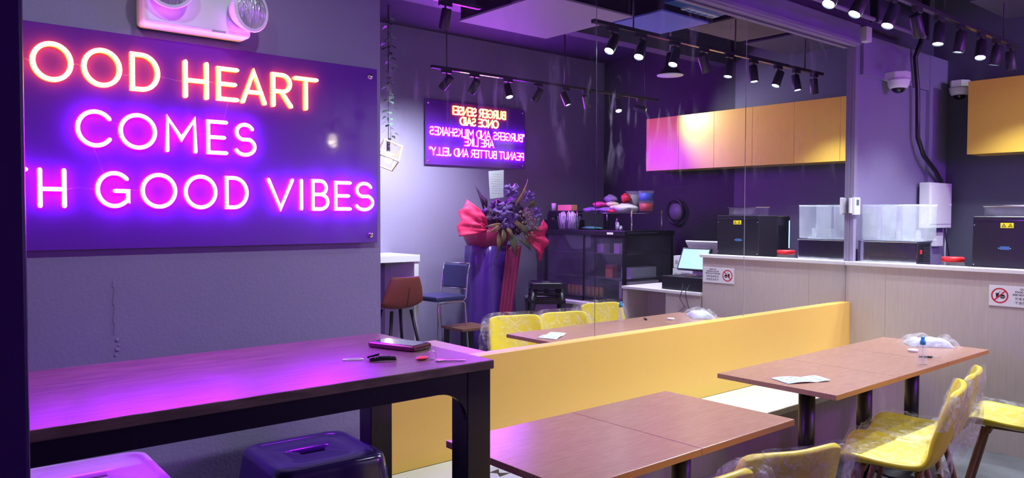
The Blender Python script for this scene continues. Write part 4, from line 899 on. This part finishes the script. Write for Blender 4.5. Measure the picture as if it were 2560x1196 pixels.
for k, (x, y, z, sx, sy, sz, m_, lb) in enumerate(((6.34, -3.10, 1.128, .10, .10, .10, 'grey', 'grey box on the top shelf of the case, in its middle'), (6.34, -2.86, 1.128, .10, .08, .11, 'carton', 'pale box on the top shelf of the case near its corner'), (6.55, -2.765, .858, .42, .14, .12, 'paper_blue', 'pale blue box on the middle shelf behind the side glass'), (6.56, -2.77, .6375, .50, .14, .19, 'carton', 'white carton on the case floor behind the side glass'), (6.34, -2.98, .858, .08, .10, .14, 'red_leather', 'dull red packet on the middle shelf near the corner'))):
    single('box', B().box(x-sx/2, x+sx/2, y-sy/2, y+sy/2, z, z+sz, .003), m_, lb, 'box')
# things on top of the case
ZT = 1.376
t = thing('receipt_printer', 'black receipt printer at the left end of the display case top', 'printer', (6.42, -3.88, ZT))
part('body', B().box(6.32, 6.58, -4.08, -3.62, ZT, ZT+.11, .012, 3), 'black', t); part('paper_tray', B().box(6.34, 6.52, -4.0, -3.60, ZT+.14, ZT+.215, .01, 3), 'black', t); part('neck', B().box(6.40, 6.50, -3.95, -3.75, ZT+.10, ZT+.15), 'black', t)
single('orange_box', B().box(6.38, 6.48, -3.88, -3.65, ZT+.216, ZT+.285, .004), 'orange_box', 'orange box lying on top of the black printer', 'box')
single('paper_cup', B().lathe([(0, 0), (.022, 0), (.030, .09), (.028, .09), (.02, .005)], (6.38, -3.945, ZT+.216), seg=16), 'white', 'small pale cup beside the orange box on the printer', 'cup')
t = thing('straw_bin', 'clear bin full of white wrapped straws on the display case', 'bin', (6.30, -3.61, ZT))
b = B(); rg = []
for z, k in ((0, .105), (.15, .128), (.156, .132)): rg.append(b.ring([(6.30+.5*k*a, -3.61+k*c_, ZT+z) for a, c_ in ((1, 1), (-1, 1), (-1, -1), (1, -1))]))
b.skin(rg, caps=False); b.bm.faces.new(rg[0]); part('tub', b, 'bowl_plastic', t)
b = B()
for k in range(40):
    x, y = 6.30+random.uniform(-.04, .04), -3.61+random.uniform(-.09, .09); b.cyl((x, y, ZT+.01), (x+random.uniform(-.02, .02), y+random.uniform(-.03, .03), ZT+random.uniform(.17, .215)), .004, seg=6)
part('straws', b, 'white', t)
t = thing('wire_rack', 'chrome wire rack standing on the display case carrying packets', 'rack', (6.6, -3.0, ZT))
for x in (6.35, 6.85):
    for y in (-3.52, -2.70): part('post', B().cyl((x, y, ZT), (x, y, ZT+.225), .009, seg=10), 'chrome', t)
b = B()
for i in range(14): x = 6.35+.5*i/13; b.tube([(x, -3.52, ZT+.19), (x, -2.70, ZT+.19)], .0025, 5)
for y in (-3.52, -3.11, -2.70): b.tube([(6.35, y, ZT+.187), (6.85, y, ZT+.187)], .004, 5)
part('wire_shelf', b, 'chrome', t)
RZ = ZT+.194
def packet(name, c, sx, sy, sz, mt_, lb, cat, seed, rz=0):
    b = B(); b.ball((0, 0, 0), 1, (sx, sy, sz), 18, .35, 1.6)
    ca, sa = math.cos(rz), math.sin(rz)
    for v in b.bm.verts:
        x, y = v.co.x, v.co.y; v.co = Vector((c[0]+x*ca-y*sa, c[1]+x*sa+y*ca, c[2]+max(v.co.z, -sz*.8)+sz*.8))
    single(name, b, mt_, lb, cat)
packet('snack_packet', (6.45, -3.38, RZ), .09, .12, .035, 'violet_pack', 'violet packet lying at the left end of the wire rack', 'packet', 1, .3)
packet('snack_packet', (6.48, -3.16, RZ), .08, .13, .035, 'violet_pack', 'dark violet packet in the middle of the wire rack', 'packet', 2, -.2)
packet('snack_packet', (6.50, -3.30, RZ+.062), .07, .10, .035, 'pink_pack', 'pink packet stacked on the violet ones on the rack', 'packet', 3, .2)
packet('snack_packet', (6.47, -3.02, RZ+.03), .07, .08, .03, 'cream_pack', 'cream roll packet right of the violet packets', 'packet', 4, .1)
packet('snack_packet', (6.52, -3.13, RZ+.07), .06, .09, .03, 'cream_pack', 'cream roll packet on top of the packet heap', 'packet', 5, .2)
packet('snack_packet', (6.62, -3.25, RZ+.10), .05, .10, .06, 'fan_grey', 'grey white packet at the top of the heap', 'packet', 6, .2)
packet('snack_packet', (6.62, -3.02, RZ+.11), .05, .055, .06, 'red_fill', 'red sauce packet at the top right of the heap', 'packet', 7, .2)
packet('plastic_bag', (6.42, -2.85, RZ), .11, .15, .055, 'slab_white', 'knotted white plastic bag at the right end of the rack', 'bag', 8, .1)
packet('snack_packet', (6.40, -3.0, RZ-.0), .05, .09, .02, 'red_fill', 'flat red packet half under the white bag', 'packet', 9, .1)
for k, (y, zb, fill, lb) in enumerate(((-2.83, ZT+.21, 'red_fill', 'clear tub of red contents on the rack'), (-2.83, ZT+.325, 'blue_fill', 'clear tub of blue contents stacked on the red tub'), (-3.02, ZT+.21, 'grey', 'grey lidded tub beside the stacked tubs'))):
    hh = .105 if k < 2 else .22; t = thing('plastic_tub', lb, 'tub', (6.74, y, zb)); c = (6.74, y, zb)
    part('tub', B().lathe([(0, 0), (.075, 0), (.085, hh), (.083, hh), (.073, .004)], c, seg=24), 'clear_plastic', t); part('contents', B().lathe([(0, .005), (.072, .005), (.078, hh*.85), (0, hh*.87)], c, seg=20), fill, t); part('lid', B().lathe([(.086, hh), (.09, hh+.002), (.09, hh+.008), (0, hh+.008)], c, seg=24), 'bowl_plastic', t)
packet('cleaning_cloth', (6.33, -3.27, ZT), .05, .15, .022, 'green_cloth', 'crumpled green cloth on the display case under the rack', 'cloth', 3, .05)
for k, (x, y, h_) in enumerate(((6.45, -3.00, .13), (6.38, -2.92, .085), (6.36, -2.86, .05))):
    t = thing('small_bottle', ('tall small bottle under the wire rack', 'medium small bottle under the wire rack', 'shortest white capped bottle under the wire rack')[k], 'bottle', (x, y, ZT)); part('body', B().lathe([(0, 0), (.018, 0), (.018, h_*.7), (.008, h_*.8)], (x, y, ZT), seg=14), 'grey', t); part('cap', B().cyl((x, y, ZT+h_*.8), (x, y, ZT+h_), .010, seg=12), 'white', t)
# wall fan and cartons behind the cashier counter
t = thing('wall_fan', 'round black ring fan on the dark kitchen wall, seen in the mirror', 'fan', (7.42, -2.93, 1.585))
b = B(); b.tube([(7.38, -2.93+.115*math.cos(2*PI*i/36), 1.585+.14*math.sin(2*PI*i/36)) for i in range(36)], .014, 8, True); part('ring', b, 'black', t)
part('face', B().lathe([(0, 0), (.10, 0), (.10, .01), (0, .012)], (7.405, -2.93, 1.585), (-1, 0, 0), 32), 'fan_grey', t)
part('bracket', B().box(7.405, 7.43, -2.96, -2.90, 1.5, 1.66), 'black', t)
single('back_counter', B().box(6.75, 7.42, -2.35, -.05, 0, .86, .004), 'black', 'black back counter along the kitchen wall behind the counters', 'counter')
for k, (x, y, z, lb) in enumerate(((6.62, -2.16, .862, 'white carton at the bottom of the pair behind the till'), (6.62, -2.15, .995, 'white carton on top of the pair behind the till'))):
    t = thing('carton_box', lb, 'carton', (x, y, z)); part('box', B().box(x-.09, x+.22, y-.13, y+.12, z, z+.128, .003), 'carton', t)
    b = B(); b.box(x-.0915, x-.09, y-.02, y+.08, z+.03, z+.09); b.box(x-.0915, x-.09, y-.11, y-.07, z+.04, z+.08); part('print', b, 'grey', t)
# till
t = thing('till_terminal', 'till with tilted lit touch screen on the cashier counter', 'till', (5.97, -1.58, .86))
b = B(); b.obox((5.93, -1.57, 1.135), (0, .16, 0), (.045, 0, .10), (.012, 0, -.005), .004); part('screen_body', b, 'black', t)
b = B(); b.obox((5.9165, -1.57, 1.140), (0, .145, 0), (.040, 0, .088), (.0012, 0, -.0005)); part('screen', b, 'screen_lit', t, label='lit pale blue screen')
b = B(); b.obox((6.01, -1.52, 1.25), (0, .18, 0), (-.045, 0, .055), (.006, 0, .005), .003); part('rear_display', b, 'white', t)
part('stand', B().box(5.97, 6.03, -1.62, -1.46, .92, 1.22, .01), 'white', t); part('cash_drawer', B().box(5.72, 6.1, -1.78, -1.315, .861, .985, .004), 'black', t)
t = thing('card_cable', 'thin black cables dangling over the front of the cashier counter', 'cable', (5.66, -1.55, .5))
for k in ([(5.70, -1.52, .93), (5.655, -1.50, .87), (5.650, -1.52, .80), (5.66, -1.47, .72), (5.66, -1.56, .66), (5.66, -1.52, .58), (5.66, -1.50, .52)], [(5.70, -1.45, .92), (5.655, -1.46, .86), (5.655, -1.45, .80), (5.66, -1.42, .70), (5.66, -1.40, .62)]): part('cord', B().tube(k, .003, 6), 'black', t)
t = thing('card_reader', 'small silver scanner lying by the till cables', 'scanner', (5.76, -1.50, .985)); b = B(); b.obox((5.78, -1.50, .998), (.02, .05, .008), (.015, -.01, 0), (0, 0, .009), .004); part('body', b, 'chrome', t)
